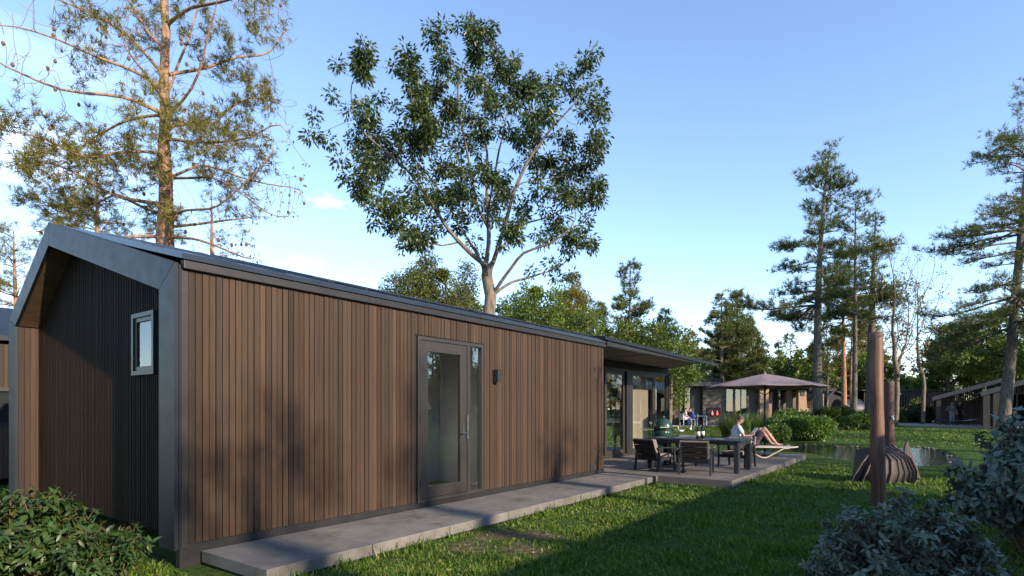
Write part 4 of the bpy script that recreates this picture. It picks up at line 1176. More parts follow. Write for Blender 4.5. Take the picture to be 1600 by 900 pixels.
# sun lounger + reader
def lounger(loc, rz, label, back=50, mat=None, cat='sun lounger', group=None):
    t = empty('sun_lounger', loc, rz, label, cat, group)   # x towards the feet
    fr = mat or M['lounger']
    for s in (-1, 1):
        y = .33*s
        MB().tube([(-.55,y,.30),(-.1,y,.315),(.5,y,.315),(1.0,y,.31),(1.15,y,.34)], .02, 8).build('side_rail', fr, t, smooth=True)
        MB().tube([(-.55,y*.96,.28),(-.35,y,.26),(-.05,y*1.02,.10),(.12,y*1.04,.012),(.26,y*1.04,.012),(.42,y*1.02,.10),(.75,y*1.0,.28),(1.12,y*.96,.33)], .02, 8).build('leg', fr, t, smooth=True)
        MB().tube([(-.62,y*.7,.012),(-.48,y*.8,.012),(-.2,y*.9,.16),(-.05,y*.9,.29)], .018, 8).build('leg', fr, t, smooth=True)
    mb = MB()
    for k in range(22): x = -.1+.057*k; mb.box(x, x+.05, -.30, .30, .325+.0*k, .337)
    mb.build('seat_slats', M['sling'], t)
    b = Matrix.Translation((-.12,0,.33)) @ Matrix.Rotation(R(back), 4, 'Y'); mb = MB()
    for k in range(12): mb.box(-.06-.057*k, -.01-.057*k, -.30, .30, 0, .012, b)
    mb.build('back_slats', M['sling'], t)
    MB().tube([b@Vector((0,.32,.0)), b@Vector((-.72,.32,0)), b@Vector((-.72,-.32,0)), b@Vector((0,-.32,0))], .018, 8).build('back_frame', fr, t, smooth=True)
    return t
M['lounger'] = plain('cream_lounger_frame', (.60,.48,.36), .4, 0, .06); M['sling'] = plain('pale_sling', (.50,.47,.46), .7, 0, .1)
lp = at(1178, 700, 17.4)
LA = R(-6)
lou = lounger((lp.x, lp.y, DZ0), LA, 'pale sun lounger with curved legs carrying the two people at the deck end', 3)
def lw(x, y, z): 
    v = Matrix.Rotation(LA, 3, 'Z') @ Vector((x, y, z)); return (lp.x+v.x, lp.y+v.y, DZ0+v.z)
J = dict(head=(-.68,.12,.56), neck=(-.53,.12,.50), chest=(-.30,.12,.47), pelvis=(.02,.12,.455),
  shoulder_l=(-.44,.29,.47), shoulder_r=(-.44,-.05,.47), elbow_l=(-.22,.34,.42), elbow_r=(-.22,-.10,.42), wrist_l=(-.02,.24,.56), wrist_r=(-.02,-.0,.56),
  hip_l=(.06,.20,.45), hip_r=(.06,.04,.45), knee_l=(.26,.22,.84), knee_r=(.31,.03,.87), ankle_l=(.56,.22,.44), ankle_r=(.66,.04,.42), toe_l=(.72,.23,.375), toe_r=(.82,.03,.37))
person((lp.x, lp.y, DZ0-.005), LA, J, dict(skin=M['skin'], hair=M['hair_dark']), 'person lying on the sun lounger in pale pink top and dark shorts, bare knees raised',
       dict(shirt=M['c_towel'], sleeve=.5, trousers=M['c_shorts'], leg=.62), voxel=.011, hair='short', look=(.3,0,1))
J = dict(head=(-.47,-.28,1.14), neck=(-.55,-.28,1.00), chest=(-.60,-.28,.78), pelvis=(-.60,-.26,.45),
  shoulder_l=(-.56,-.10,.91), shoulder_r=(-.56,-.46,.91), elbow_l=(-.42,-.05,.65), elbow_r=(-.42,-.50,.64), wrist_l=(-.19,-.16,.68), wrist_r=(-.20,-.36,.66), hand_l=(-.09,-.20,.74), hand_r=(-.10,-.32,.72),
  hip_l=(-.54,-.17,.44), hip_r=(-.54,-.36,.44), knee_l=(-.12,-.26,.50), knee_r=(-.14,-.46,.46), ankle_l=(-.36,-.40,.09), ankle_r=(-.38,-.52,.09), toe_l=(-.22,-.42,.035), toe_r=(-.24,-.54,.035))
person((lp.x, lp.y, DZ0-.005), LA, J, dict(skin=M['skin'], hair=M['hair']), 'person in pale grey t-shirt sitting on the lounger edge, reading with head bowed',
       dict(shirt=M['c_shirt'], sleeve=.5, trousers=M['c_towel'], leg=.9), voxel=.010, hair='bun', look=(.85,0,-.55))
bk = MB(); bk.box(.002,.15,.0,.21,-.006,.006, Matrix.Rotation(R(-14),4,'Y')).box(-.15,-.002,.0,.21,-.006,.006, Matrix.Rotation(R(14),4,'Y'))
b_ = bk.build('book', M['ceramic']); b_.location = lw(-.09, -.26, .70); b_.rotation_euler = (R(55), 0, LA+R(-90)); tag(b_, 'open white book held by the person in the pale grey t-shirt', 'book')
# second lounger behind the table (only its raised head shows)
p2 = at(1118, 700, 18.6)
lounger((p2.x, p2.y, DZ0), R(-4), 'empty pale sun lounger half hidden behind the dining table', 18)
# parasol
def parasol():
    p = at(1195, 710, 18.2); loc = (p.x, p.y, DZ0)
    t = empty('parasol', loc, R(22.5-3), 'open mauve canvas parasol on dark pole at the far corner of the deck', 'parasol')
    MB().tube([(0,0,.04),(0,0,2.52)], .03, 12).build('pole', M['char'], t, smooth=True)
    MB().box(-.3,.3,-.3,.3,0,.05).build('base', M['metal_dark'], t, bevel=.01)
    n = 8; Rr = 1.85; rings = 10; vs = []; fs = []; seg = 6
    for i in range(rings+1):
        s = i/rings
        for k in range(n*seg):
            a = 2*math.pi*k/(n*seg); kk = (k % seg)/seg
            flat = math.cos(math.pi/n)/math.cos((kk-.5)*2*math.pi/n)      # straight edge between ribs
            sag = 4*kk*(1-kk)
            r = Rr*s*(flat)
            z = 2.56-.42*s**1.12-.022*sag*s
            vs.append((r*math.cos(a), r*math.sin(a), z))
    m = n*seg
    for i in range(rings):
        for k in range(m): a = i*m+k; b = i*m+(k+1) % m; fs.append((a, b, b+m, a+m))
    c = MB().add(vs, fs).build('canopy', M['umb'], t, smooth=True); so = c.modifiers.new('thick', 'SOLIDIFY'); so.thickness = .006
    for k in range(n):
        a = 2*math.pi*k/n
        MB().bar((0,0,2.53), (Rr*math.cos(a), Rr*math.sin(a), 2.125), .014, .02).build('rib', M['char'], t)
        MB().bar((.03*math.cos(a),.03*math.sin(a),1.9), (Rr*.5*math.cos(a), Rr*.5*math.sin(a), 2.325), .012, .014).build('strut', M['char'], t)
    MB().lathe([(.05,2.555),(.045,2.58),(.02,2.61),(.008,2.65)], 12).build('finial', M['umb'], t, smooth=True)
parasol()
# man inside
mp = at(966, 690, 19.6)
J = standing(1.84, hands=dict(elbow_r=(.18,-.27,1.28), wrist_r=(.22,-.08,1.50), hand_r=(.2,.0,1.6), elbow_l=(.1,.24,1.15), wrist_l=(.24,.08,1.12)))
person((mp.x, mp.y, .16), R(78), J, dict(skin=M['skin'], hair=M['hair_dark']), 'person in dark blue shirt and beige shorts seen from behind through the sliding door',
       dict(shirt=M['c_navy'], sleeve=.6, long=True, trousers=M['c_beige'], leg=.85), voxel=.014, look=(1,0,.05))

# wooden fan sculpture on the lawn
def fan_seat():
    p = at(1383, 752, 12.6); base = empty('fan_sculpture', (p.x, p.y, float(ground_z(p.x, p.y))-.02), R(0), 'fan of thick curved timber staves on the lawn behind the tall pole', 'sculpture')
    m = MT('stave_wood'); isl = m.island(); n = m.noise(1, 6, m.coord(scale=(14,14,3)), .6, .5)
    m.color(m.mix(.6, m.ramp(isl, [(0, (.06,.048,.044)), (1, (.095,.076,.068))]), m.ramp(n, [(.3, (.55,.5,.5)), (.7, (1.2,1.15,1.1))]), 'MULTIPLY')).set(Roughness=.75); m.bump(n, .4, .01)
    N = 9
    for i in range(N):
        s = i/(N-1)
        tf = Vector((-.36+.70*s, -.06+.05*math.cos(math.pi*2*s), .60+.05*s)); tb = Vector((-.34+.70*s, .42, .68+.10*s))
        foot = Vector((-.74+1.28*s, -.36*math.sin(math.pi*(s*.9+.08))-.02, .0))
        dr = foot-tf; j = rng.uniform(-.02, .02); b1 = tf+dr*.28+Vector((dr.x*.06, dr.y*.42-.05+j, .06)); b2 = tf+dr*.68+Vector((dr.x*.10, dr.y*.34-.06+j, .05))
        side = Vector((1, .35*(s-.5)*-2, 0)).normalized()
        pr = [(foot, .084), (b2, .086), (b1, .066), (tf, .043), (tb, .042), (Vector((tb.x, tb.y, .0)), .045)]
        vs = []
        for q, w in pr: vs += [q-side*w, q+side*w]
        n_ = len(pr); fs = [(2*k, 2*k+1, 2*k+3, 2*k+2) for k in range(n_-1)]+[(2*n_-2, 2*n_-1, 1, 0)]
        fs += [tuple(2*k for k in range(n_))[::-1], tuple(2*k+1 for k in range(n_))]
        o = MB().add(vs, fs).build('stave', m.m, base, bevel=.022, smooth=True)
    mb = MB(); mb.prism([(.40,.44),(.52,.16),(.74,.06),(.66,.40),(.50,.92),(.44,.80)], 1, -.03, .03)
    o = mb.build('end_board', m.m, base, bevel=.015); o.rotation_euler = (R(-4), 0, R(-10)); o.location = (0, .06, 0)
fan_seat()

# poles
def pole(px, pybase, Y, r, ztop, lean, label, name='timber_pole', mat=None, hook=False):
    p = at(px, pybase, Y); g = float(ground_z(p.x, Y))-.15
    t = empty(name, (p.x, Y, g), 0, label, 'pole')
    H = ztop-g; mb = MB(); n = 22; pts = []; rr = []
    for i in range(n+1):
        s = i/n; pts.append((lean*s+.006*math.sin(7*s), .004*math.sin(5*s), H*s)); rr.append(r*(1.03-.06*s+.012*math.sin(9*s)))
    mb.tube(pts, rr, 20); mb.build('post', mat, t, smooth=False)
    for pl in t.children[0].data.polygons: pl.use_smooth = len(pl.vertices) == 4
    return t, H
def polewood():
    m = MT('pole_wood'); co = m.coord(scale=(12,12,.9)); n = m.noise(1, 7, co, .65, .5); k = m.noise(2.6, 3, m.coord(scale=(1,1,.55)), .5, .6)
    c = m.ramp(n, [(.3, (.06,.026,.015)), (.5, (.15,.072,.042)), (.72, (.22,.125,.075))])
    f = m.noise(1, 8, m.coord(scale=(45,45,1.2)), .7, .3); c = m.mix(.8, c, m.ramp(f, [(.38, (.25,.2,.18)), (.47, (1,1,1))]), 'MULTIPLY')
    c = m.mix(.7, c, m.ramp(k, [(.36, (.35,.3,.28)), (.5, (1,1,1))]), 'MULTIPLY')
    m.color(c).set(Roughness=.65); m.bump(n, .5, .008); return m.m
M['polewood'] = polewood()
t, H = pole(1373, 786, 9.5, .105, 2.86, -.05, 'tall smooth reddish-brown timber pole in front of the fan sculpture', mat=M['polewood'])
MB().ball((.075,-.07,2.38), (.022,.012,.035), 10, 8).build('knot', M['foil'], t, smooth=True)
M['post_dark'] = boards('post_bark', [(.09,.055,.045),(.10,.06,.05)], (30,30,4), .8, .5)
t, H = pole(1390, 700, 24.6, .175, 2.78, 0, 'dark thick post beside the pond carrying a small tap', 'garden_post', M['post_dark'])
MB().tube([(-.02,-.17,H-1.55),(-.02,-.27,H-1.56),(-.02,-.30,H-1.63)], .028, 8).box(-.07,.03,-.24,-.20,H-1.5,H-1.47).build('tap', M['ceramic'], t)
# ------------------------------------------------------------------ the neighbours' houses
M['wood_pale'] = boards('pale_cladding', [(.30,.20,.13),(.36,.25,.17),(.27,.18,.12)], (40,40,1.5))
M['wood_greyed'] = boards('grey_cladding', [(.11,.095,.08),(.14,.12,.10),(.10,.085,.075)], (40,40,1.5))
M['dark_clad'] = boards('black_cladding', [(.028,.024,.024),(.038,.032,.03)], (30,30,1.5))
def stone():
    m = MT('stacked_stone'); br = m.node('ShaderNodeTexBrick'); m.link(m.coord(rot=(R(90),0,0)), br.inputs['Vector'])
    br.inputs['Color1'].default_value = (.20,.17,.13,1); br.inputs['Color2'].default_value = (.09,.085,.08,1); br.inputs['Mortar'].default_value = (.02,.02,.02,1)
    br.inputs['Scale'].default_value = 1; br.inputs['Brick Width'].default_value = .34; br.inputs['Row Height'].default_value = .085; br.inputs['Mortar Size'].default_value = .012
    n = m.noise(5, 4, m.coord()); m.color(m.mix(.6, br.outputs[0], m.ramp(n, [(.3, (.5,.5,.5)), (.7, (1.4,1.3,1.15))]), 'MULTIPLY')).set(Roughness=.9); m.bump(br.outputs[1], -.8, .03); return m.m
M['stone'] = stone()
M['flame'] = emis('flame', (1,.12,.10), 1.0)
M['paving'] = plain('terrace_paving', (.27,.25,.23), .8, 0, .15, 2)
def vboards(mb, x0, x1, y, z0, z1, w=.12, t=.03):
    x = x0
    while x < x1-.01: mb.box(x, min(x+w-.012, x1), y, y+t, z0, z1); x += w
def slab_frame(mb, x0, x1, z0, z1, w, y0, y1):
    mb.box(x0, x0+w, y0, y1, z0, z1); mb.box(x1-w, x1, y0, y1, z0, z1); mb.box(x0+w, x1-w, y0, y1, z0, z0+w); mb.box(x0+w, x1-w, y0, y1, z1-w, z1)
def glazed(parent, x0, x1, z0, z1, y, curt=None, name='window', split=1):
    mb = MB(); slab_frame(mb, x0, x1, z0, z1, .08, y-.03, y+.05)
    for k in range(1, split): xm = x0+(x1-x0)*k/split; mb.box(xm-.04, xm+.04, y-.03, y+.05, z0+.08, z1-.08)
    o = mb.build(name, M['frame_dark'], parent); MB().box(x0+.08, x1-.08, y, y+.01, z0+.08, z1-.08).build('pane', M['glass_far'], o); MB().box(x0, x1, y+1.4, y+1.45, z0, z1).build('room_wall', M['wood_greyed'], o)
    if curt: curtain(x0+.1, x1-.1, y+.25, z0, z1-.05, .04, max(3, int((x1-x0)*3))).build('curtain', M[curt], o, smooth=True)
    return o
def flat_house(Y=45.0):
    X = lambda px: (px-800)/F*Y
    zf = .36; zt = 3.72
    h = empty('flat_roof_house', (0,0,0), 0, 'flat-roofed wooden house with stone chimney wall and outdoor fireplace beyond the pond', 'house')
    x0, x1 = X(985), X(1196)
    mb = MB(); vboards(mb, X(985), X(1061), Y, zf, 3.3); vboards(mb, X(1080), X(1094.5), Y, zf, 3.3); vboards(mb, X(1168), X(1192), Y, zf, 3.3)
    mb.build('cladding', M['wood_greyed'], h)
    MB().box(X(1182), X(1196), Y-.6, Y-.2, zf, 3.25).build('corner_wall', M['wood_pale'], h)
    MB().box(x0, x1, Y+.6-.01, Y+6, zf, zf+.02).build('inner_floor', M['dark_floor'], h)
    MB().box(x0-.5, x1+.35, Y-1.2, Y+7, 3.36, 3.62).build('roof', M['foil'], h)
    MB().box(x0-.52, x1+.37, Y-1.22, Y-1.2, 3.34, 3.66).build('fascia', M['metal_dark'], h)
    MB().box(x0, x1, Y+6, Y+6.1, zf, 3.35).build('rear_wall', M['wood_greyed'], h)
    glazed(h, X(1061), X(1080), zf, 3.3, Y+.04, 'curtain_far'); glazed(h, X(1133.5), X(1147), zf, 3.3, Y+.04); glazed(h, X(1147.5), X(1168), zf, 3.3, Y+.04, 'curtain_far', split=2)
    st = MB().box(X(1095), X(1131), Y-.5, Y+.3, zf-.1, 3.33).build('stone_wall', M['stone'], h)
    MB().box(X(1095), X(1129), Y-.2, Y+1.2, 3.63, 3.98).build('chimney', M['foil'], h)
    fp = MB(); slab_frame(fp, X(1101), X(1122.5), 1.02, 1.72, .08, Y-.56, Y-.5); fp.box(X(1101)+.08, X(1122.5)-.08, Y-.515, Y-.503, 1.10, 1.64)
    f_ = fp.build('fireplace', M['foil'], h)
    for px in (1109, 1116.5):
        c = X(px); mb = MB(); mb.lathe([(.03,0),(.075,.06),(.065,.13),(.03,.24),(.01,.34)], 10, (c, Y-.62, 1.13), 1, .4); mb.build('flame', M['flame'], f_, smooth=True)
    MB().box(X(1131), X(1133.5), Y-.05, Y+.1, zf, 3.35).build('door_jamb', M['foil'], h)
    MB().box(X(1181), X(1182), Y-.08, Y+0, 2.0, 2.2).build('wall_lamp', M['foil'], h)
    return h
flat_house()
tag(MB().box((1000-800)/F*45, (1216-800)/F*45, 42.6, 52, .2, .355).build('neighbour_terrace', M['paving']), kind='structure')
def flat_house_b(Y=52.0):
    X = lambda px: (px-800)/F*Y
    zf = .36
    h = empty('flat_roof_house', (0,0,0), 0, 'low flat-roofed house with sunlit timber piers behind the parasol', 'house')
    mb = MB(); vboards(mb, X(1196), X(1207), Y, zf, 3.3); vboards(mb, X(1224), X(1234), Y-.5, zf, 3.3); vboards(mb, X(1251), X(1259), Y-.2, zf, 3.2); vboards(mb, X(1270), X(1302), Y+1.5, zf, 3.0); mb.build('cladding', M['wood_pale'], h)
    MB().box(X(1234)+.01, X(1246), Y-1.6, Y-1.1, zf, 3.25).build('pier', M['wood_pale'], h)
    MB().box(X(1237), X(1243), Y-1.66, Y-1.605, 2.75, 3.1).build('vent_panel', M['metal_dark'], h)
    glazed(h, X(1207), X(1224), zf, 3.3, Y+.04, 'curtain_far'); glazed(h, X(1246), X(1251), zf, 3.2, Y+.04); glazed(h, X(1259), X(1270), zf, 3.1, Y+.04)
    MB().box(X(1192), X(1246)+.4, Y-2.2, Y+7, 3.38, 3.66).build('roof', M['foil'], h); MB().box(X(1246)+.41, X(1306), Y-1.2, Y+7, 3.18, 3.44).build('roof', M['foil'], h)
    MB().box(X(1192), X(1304), Y+6, Y+6.1, zf-.3, 3.17).build('rear_wall', M['wood_greyed'], h)
flat_house_b()
tag(MB().box((1190-800)/F*52, (1310-800)/F*52, 49.0, 60, .2, .355).build('neighbour_terrace', M['paving']), kind='structure')
def gable_shed(Y=58.0):
    X = lambda px: (px-800)/F*Y
    h = empty('gabled_shed', (0,0,0), 0, 'small dark gabled shed between the pine trunks left of the barrel sauna', 'shed')
    mb = MB(); mb.prism([(X(1291),.2),(X(1291),2.7),(X(1303),3.35),(X(1329),2.6),(X(1329),.2)], 1, Y, Y+5); mb.build('wall', M['dark_clad'], h)
    mb = MB(); mb.prism([(X(1290),2.68),(X(1303),3.38),(X(1330)+.2,2.58),(X(1330)+.2,2.70),(X(1303),3.52),(X(1290),2.80)], 1, Y-.3, Y+5.2); mb.build('roof', M['gutter'], h)
    MB().box(X(1309), X(1315), Y-.04, Y-.0, 2.2, 2.3).build('sign_board', M['wood_pale'], h)
gable_shed()
def barrel(Y=54.0):
    X = lambda px: (px-800)/F*Y
    h = empty('barrel_sauna', (0,0,0), 0, 'long dark blue barrel sauna lying behind the shrubs by the pine trunks', 'sauna')
    c = (0, Y+1.2, 1.42)
    m = plain('blue_black_shingle', (.022,.03,.05), .5, 0, .2, 5)
    mb = MB(); mb.tube([(X(1319), Y+1.2, 1.42), (X(1353), Y+1.2, 1.42)], 1.12, 40); mb.build('barrel', m, h)
    for px in (1321, 1336, 1351): MB().tube([(X(px)-.03, Y+1.2, 1.42), (X(px)+.03, Y+1.2, 1.42)], 1.135, 40).build('hoop', M['metal_dark'], h)
    MB().box(X(1322), X(1324), Y+.3, Y+2.1, .1, .6).build('cradle', M['char'], h); MB().box(X(1348), X(1350), Y+.3, Y+2.1, .1, .6).build('cradle', M['char'], h)
barrel()
def dark_house(Y=60.0):
    X = lambda px: (px-800)/F*Y
    h = empty('dark_flat_house', (0,0,0), 0, 'wide black flat house with grey window strip behind the flower bed', 'house')
    mb = MB(); vboards(mb, X(1350), X(1396), Y, .3, 3.3, .3); vboards(mb, X(1419), X(1490), Y, .3, 3.48, .3); mb.build('cladding', M['dark_clad'], h)
    MB().box(X(1396), X(1491), Y+.04, Y+7, .3, 3.45).build('wall', M['foil'], h)
    MB().box(X(1345), X(1492), Y-.3, Y+7.2, 3.49, 3.58).build('roof', M['metal_dark'], h)
    glazed(h, X(1408), X(1417), .5, 3.2, Y-.02, None, split=2)
    MB().box(X(1408), X(1420), Y+.5, Y+1.5, 3.585, 4.05).build('chimney', M['metal_dark'], h)
    MB().box(X(1396), X(1403), Y-.5, Y-.3, 3.10, 3.22).build('soffit_edge', M['white'], h)
dark_house()
def right_house(px, py, Y, rise, Lr, label, zf, depth=11):
    a = at(px, py, Y); h = empty('gabled_timber_house', (a.x, a.y, 0), ANG, label, 'house'); z0 = a.z
    zr = z0+Lr*rise; Lo = Lr+2.2; zo = z0+.1      # local: x back, y to the left; the gable runs along -y
    rf = MB(); rf.prism([(0, z0), (-Lr, zr), (-Lr, zr+.08), (0, z0+.08)], 0, .03, depth).prism([(-Lo, zo), (-Lr-.001, zr), (-Lr-.001, zr+.08), (-Lo, zo+.08)], 0, .03, depth)
    rf.build('roof', M['roof2'], h)
    f = MB(); f.prism([(.02, z0-.22), (-Lr, zr-.22), (-Lr, zr+.10), (.02, z0+.10)], 0, -.03, .028); f.build('fascia', M['fascia'], h)
    f = MB(); f.prism([(-Lo, zo-.22), (-Lr-.002, zr-.22), (-Lr-.002, zr+.10), (-Lo, zo+.10)], 0, -.03, .028); f.build('fascia', M['fascia'], h)
    sf = MB()
    for k in range(16): t0 = k/16; t1 = (k+.93)/16; slope_box(sf, .03, depth-.1, (-Lr*t0-.02, z0-.03+Lr*t0*rise), (-Lr*t1-.02, z0-.03+Lr*t1*rise), -.02)
    sf.build('soffit', M['soffit_wood'], h)
    def zt(y): return z0-.06+(-y)*rise if -y < Lr else zr-.06-(-y-Lr)*(zr-zo)/2.2
    return h, zt
M['roof2'] = plain('grey_roof', (.05,.055,.065), .5, .2, .1, 2); M['fascia'] = plain('fascia_grey', (.075,.08,.09), .5, 0, .08, 2)
M['wood_greyed2'] = boards('post_wood', [(.09,.078,.066),(.11,.095,.08)], (20,20,1.5))
def wallrun(h, zt, x, y0, y1, zf, mat, name='cladding', w=.14, zmax=None):
    mb = MB(); y = y0
    while y < y1-.01: mb.box(x, x+.04, y, min(y+w-.012, y1), zf, min(zt(y), zt(min(y+w, y1)), zmax or 99)); y += w
    return mb.build(name, mat, h)
h, zt = right_house(1457, 622, 46, .32, 4.4, 'house with a low rising roof over the terrace where two people stand', .4)
MB().box(.12, .5, -.55, -.25, .1, zt(-.25)).build('post', M['wood_greyed2'], h)
wallrun(h, zt, 2.6, -3.2, -.2, .39, M['wood_greyed']); wallrun(h, zt, 1.4, -4.7, -3.4, .39, M['wood_greyed'])
MB().box(1.35, 1.39, -4.1, -3.85, 1.5, 2.4).build('narrow_window', M['foil'], h); MB().box(1.3, 2.6, -3.38, -3.22, .39, 3.0).build('wall_return', M['foil'], h)
mb = MB(); mb.box(1.0, 1.06, -6.4, -4.75, .39, .47); mb.box(1.0, 1.06, -6.4, -4.75, 2.7, 2.78); 
for y in (-6.4, -5.85, -5.3, -4.83): mb.box(1.0, 1.06, y, y+.08, .47, 2.7)
wf = mb.build('glazing_frame', M['frame_dark'], h); MB().box(1.03, 1.035, -6.32, -4.83, .47, 2.7).build('pane', M['glass_far'], wf); MB().box(2.2, 2.24, -6.5, -4.8, .39, 2.8).build('room_wall', M['foil'], wf)
MB().box(4.0, 4.1, -6.5, -.1, .39, 2.3).build('rear_wall', M['dark_clad'], h)
h, zt = right_house(1533, 614, 38, .34, 4.6, 'nearer house with open gable canopy and grey timber posts at the right edge', .4)
MB().box(.1, .45, -.45, -.12, .1, zt(-.12)).build('post', M['wood_greyed2'], h); MB().box(.1, .45, -.95, -.62, .1, zt(-.62)).build('post', M['wood_greyed2'], h)
wallrun(h, zt, 3.2, -6.6, -.2, .39, M['dark_clad']); MB().box(3.3, 3.35, -6.6, -.2, .39, 2.5).build('wall', M['foil'], h)
mb = MB(); mb.box(3.1, 3.16, -2.9, -1.3, .45, .53); mb.box(3.1, 3.16, -2.9, -1.3, 2.6, 2.68)
for y in (-2.9, -2.1, -1.38): mb.box(3.1, 3.16, y, y+.08, .53, 2.6)
wf = mb.build('window', M['frame'], h); MB().box(3.12, 3.13, -2.82, -1.38, .53, 2.6).build('pane', M['glass_far'], wf)
tag(MB().add([(x, y, z) for z in (.2, .39) for (x, y) in ((29.2,43.2),(32.5,36.8),(50,34),(60,60),(28,60),(28.5,48))], [tuple(range(6))[::-1], tuple(range(6,12))]+[(i,(i+1)%6,(i+1)%6+6,i+6) for i in range(6)]).build('neighbour_terrace', M['paving']), kind='structure')
tag(MB().box(24.3, 34, 55, 60, .2, .37).build('neighbour_terrace', M['paving']), kind='structure')

# sliver of the same kind of house left of the gable
def left_house():
    o = W(-6.07-9.6, 1.2); h = empty('timber_house', o, ANG, 'second brown timber house with dark window just showing left of the metal gable', 'house')
    mb = MB(); mb.prism([(0,.15),(0,3.0),(3.6,4.1),(5.6,3.0),(5.6,.15)], 0, .0, .05); 
    mb = MB(); y = 0
    while y < 5.6:
        zt = 2.9+ (y/3.6*1.0 if y < 3.6 else 1.0-(y-3.6)/2*1.0); mb.box(-.03, .0, y, y+.06, .15, zt); y += .07
    mb.build('cladding', M['clad'], h)
    mb = MB(); x = .0
    while x < 14: 
        mb.box(x, x+.062, -.03, .0, .15, 1.25); mb.box(x, x+.062, -.03, 0, 2.05, 2.95); 
        if not (1.0 < (x % 5.0) < 3.2): mb.box(x, x+.062, -.03, 0, 1.253, 2.047)
        x += .07
    mb.build('cladding', M['clad'], h)
    MB().prism([(0,.15),(0,2.95),(3.6,4.0),(5.55,2.95),(5.55,.15)], 0, .001, 14).build('wall', M['foil'], h)
    for k in range(3):
        w_ = MB(); a = 5*k+1.0; w_.box(a, a+2.2, -.05, -.031, 1.25, 1.33); w_.box(a, a+2.2, -.05, -.031, 1.97, 2.05); w_.box(a, a+.08, -.05, -.031, 1.33, 1.97); w_.box(a+2.12, a+2.2, -.05, -.031, 1.33, 1.97)
        f = w_.build('window', M['frame_dark'], h); MB().box(a+.08, a+2.12, -.02, -.01, 1.33, 1.97).build('pane', M['glass'], f)
    mb = MB(); mb.prism([(-.15, 3.02), (3.6, 4.12), (3.6, 4.2), (-.15, 3.12)], 0, -.3, 14.3).prism([(5.75, 3.0), (3.601, 4.12), (3.601, 4.2), (5.75, 3.1)], 0, -.3, 14.3); mb.build('roof', M['metal'], h)
left_house()

# the neighbour behind the camera: its ridge draws the straight shade edge over the lawn
def house_behind():
    o = W(10.2, -12); h = empty('timber_house', o, ANG, 'timber house with asymmetric metal roof standing behind the camera', 'house')
    L = 23.5
    mb = MB(); mb.prism([(0,.1),(0,3.0),(3.6,4.1),(5.5,3.0),(5.5,.1)], 0, 0, L); mb.build('wall', M['dark_clad'], h)
    mb = MB(); mb.prism([(-.2, 3.0), (3.6, 4.12), (3.6, 4.22), (-.2, 3.1)], 0, -.3, L+.3).prism([(5.7, 3.0), (3.601, 4.12), (3.601, 4.22), (5.7, 3.1)], 0, -.3, L+.3); mb.build('roof', M['roof'], h)
    for k in range(3):
        mb = MB(); mb.box(3+7*k, 5+7*k, 5.5, 5.56, .3, 2.6); mb.build('window', M['frame'], h)
house_behind()

# far people and terrace furniture
def chair_simple(loc, rz, label, group, mat, cat='chair', name='garden_chair'):
    t = empty(name, loc, rz, label, cat, group); 
    MB().box(-.24,.24,-.24,.24,.42,.46).build('seat', mat, t); MB().box(-.27,-.24,-.24,.24,.47,.88).build('backrest', mat, t)
    for a in (-.22, .22):
        for b in (-.22, .22): MB().box(a-.02,a+.02,b-.02,b+.02,0,.42).build('leg', mat, t)
    return t
Mw = plain('white_furniture', (.55,.55,.56), .6)
g = .36
a = at(1069, 0, 44); c1 = chair_simple((a.x, 44, .36), R(20), 'white terrace chair holding the child-sized figure in pale top', 'white chairs on the far terrace', Mw)
person((a.x, 44, .36), R(0), sitting(.44, .05), dict(skin=M['skin'], hair=M['hair_dark']), 'person in pale top sitting left on the far terrace', dict(shirt=M['c_pink'], trousers=M['c_pink'], leg=1.6, shoes=M['c_black']), voxel=.022)
b = at(1083.5, 0, 44); place(c1, (b.x, 44, .36), R(180), 'white terrace chair holding the person in blue')
person((b.x, 44, .36), R(180), sitting(.44, .16), dict(skin=M['skin'], hair=M['hair_dark']), 'person in blue leaning forward on the far terrace beside the stone wall', dict(shirt=M['c_blue'], sleeve=1.8, trousers=M['c_blue'], leg=1.9, shoes=M['c_black']), voxel=.022)
tb = empty('garden_table', ((1094-800)/F*44, 44.2, .36), 0, 'small white table on the far terrace left of the fireplace', 'table'); MB().box(-.5,.5,-.35,.35,.68,.72).build('table_top', Mw, tb)
for sx in (-.45, .45):
    for sy in (-.3, .3): MB().box(sx-.025, sx+.025, sy-.025, sy+.025, 0, .68).build('leg', Mw, tb)
for (px, Y, rz, lab) in ((1168, 43.2, 30, 'thin white chair on the far terrace behind the reader'), (1213, 44.5, 200, 'thin white chair on the far terrace right of the parasol pole')):
    p = at(px, 0, Y); place(c1, (p.x, Y, .36), R(rz), lab)
p = at(1487.5, 0, 44.6); J = standing(1.76, hands=dict(elbow_r=(-.05,-.36,1.14), wrist_r=(.05,-.22,1.0)))
p = at(1487.5, 0, 46.2)
person((p.x, 46.2, .39), R(-95), J, dict(skin=M['skin'], hair=M['hair_grey']), 'standing person in grey-blue shirt and light jeans under the low roof', dict(shirt=M['c_check'], sleeve=1.0, trousers=M['c_jeans'], shoes=M['c_black']), voxel=.02)
p = at(1499, 0, 46.4)
person((p.x, 46.4, .39), R(-80), standing(1.8), dict(skin=M['skin'], hair=M['hair_grey']), 'standing person dressed all in black under the low roof', dict(shirt=M['c_black'], sleeve=.7, trousers=M['c_black'], shoes=M['c_black']), voxel=.02, hair='cap')
p = at(1483, 0, 43.2); lounger((p.x, 43.2, .39), R(0), 'dark sun lounger in front of the two standing people', 8, M['char'])
p = at(1514, 0, 43.4); lounger((p.x-.3, 43.4, .39), R(180), 'second dark sun lounger close to the grey posts', 8, M['char'])
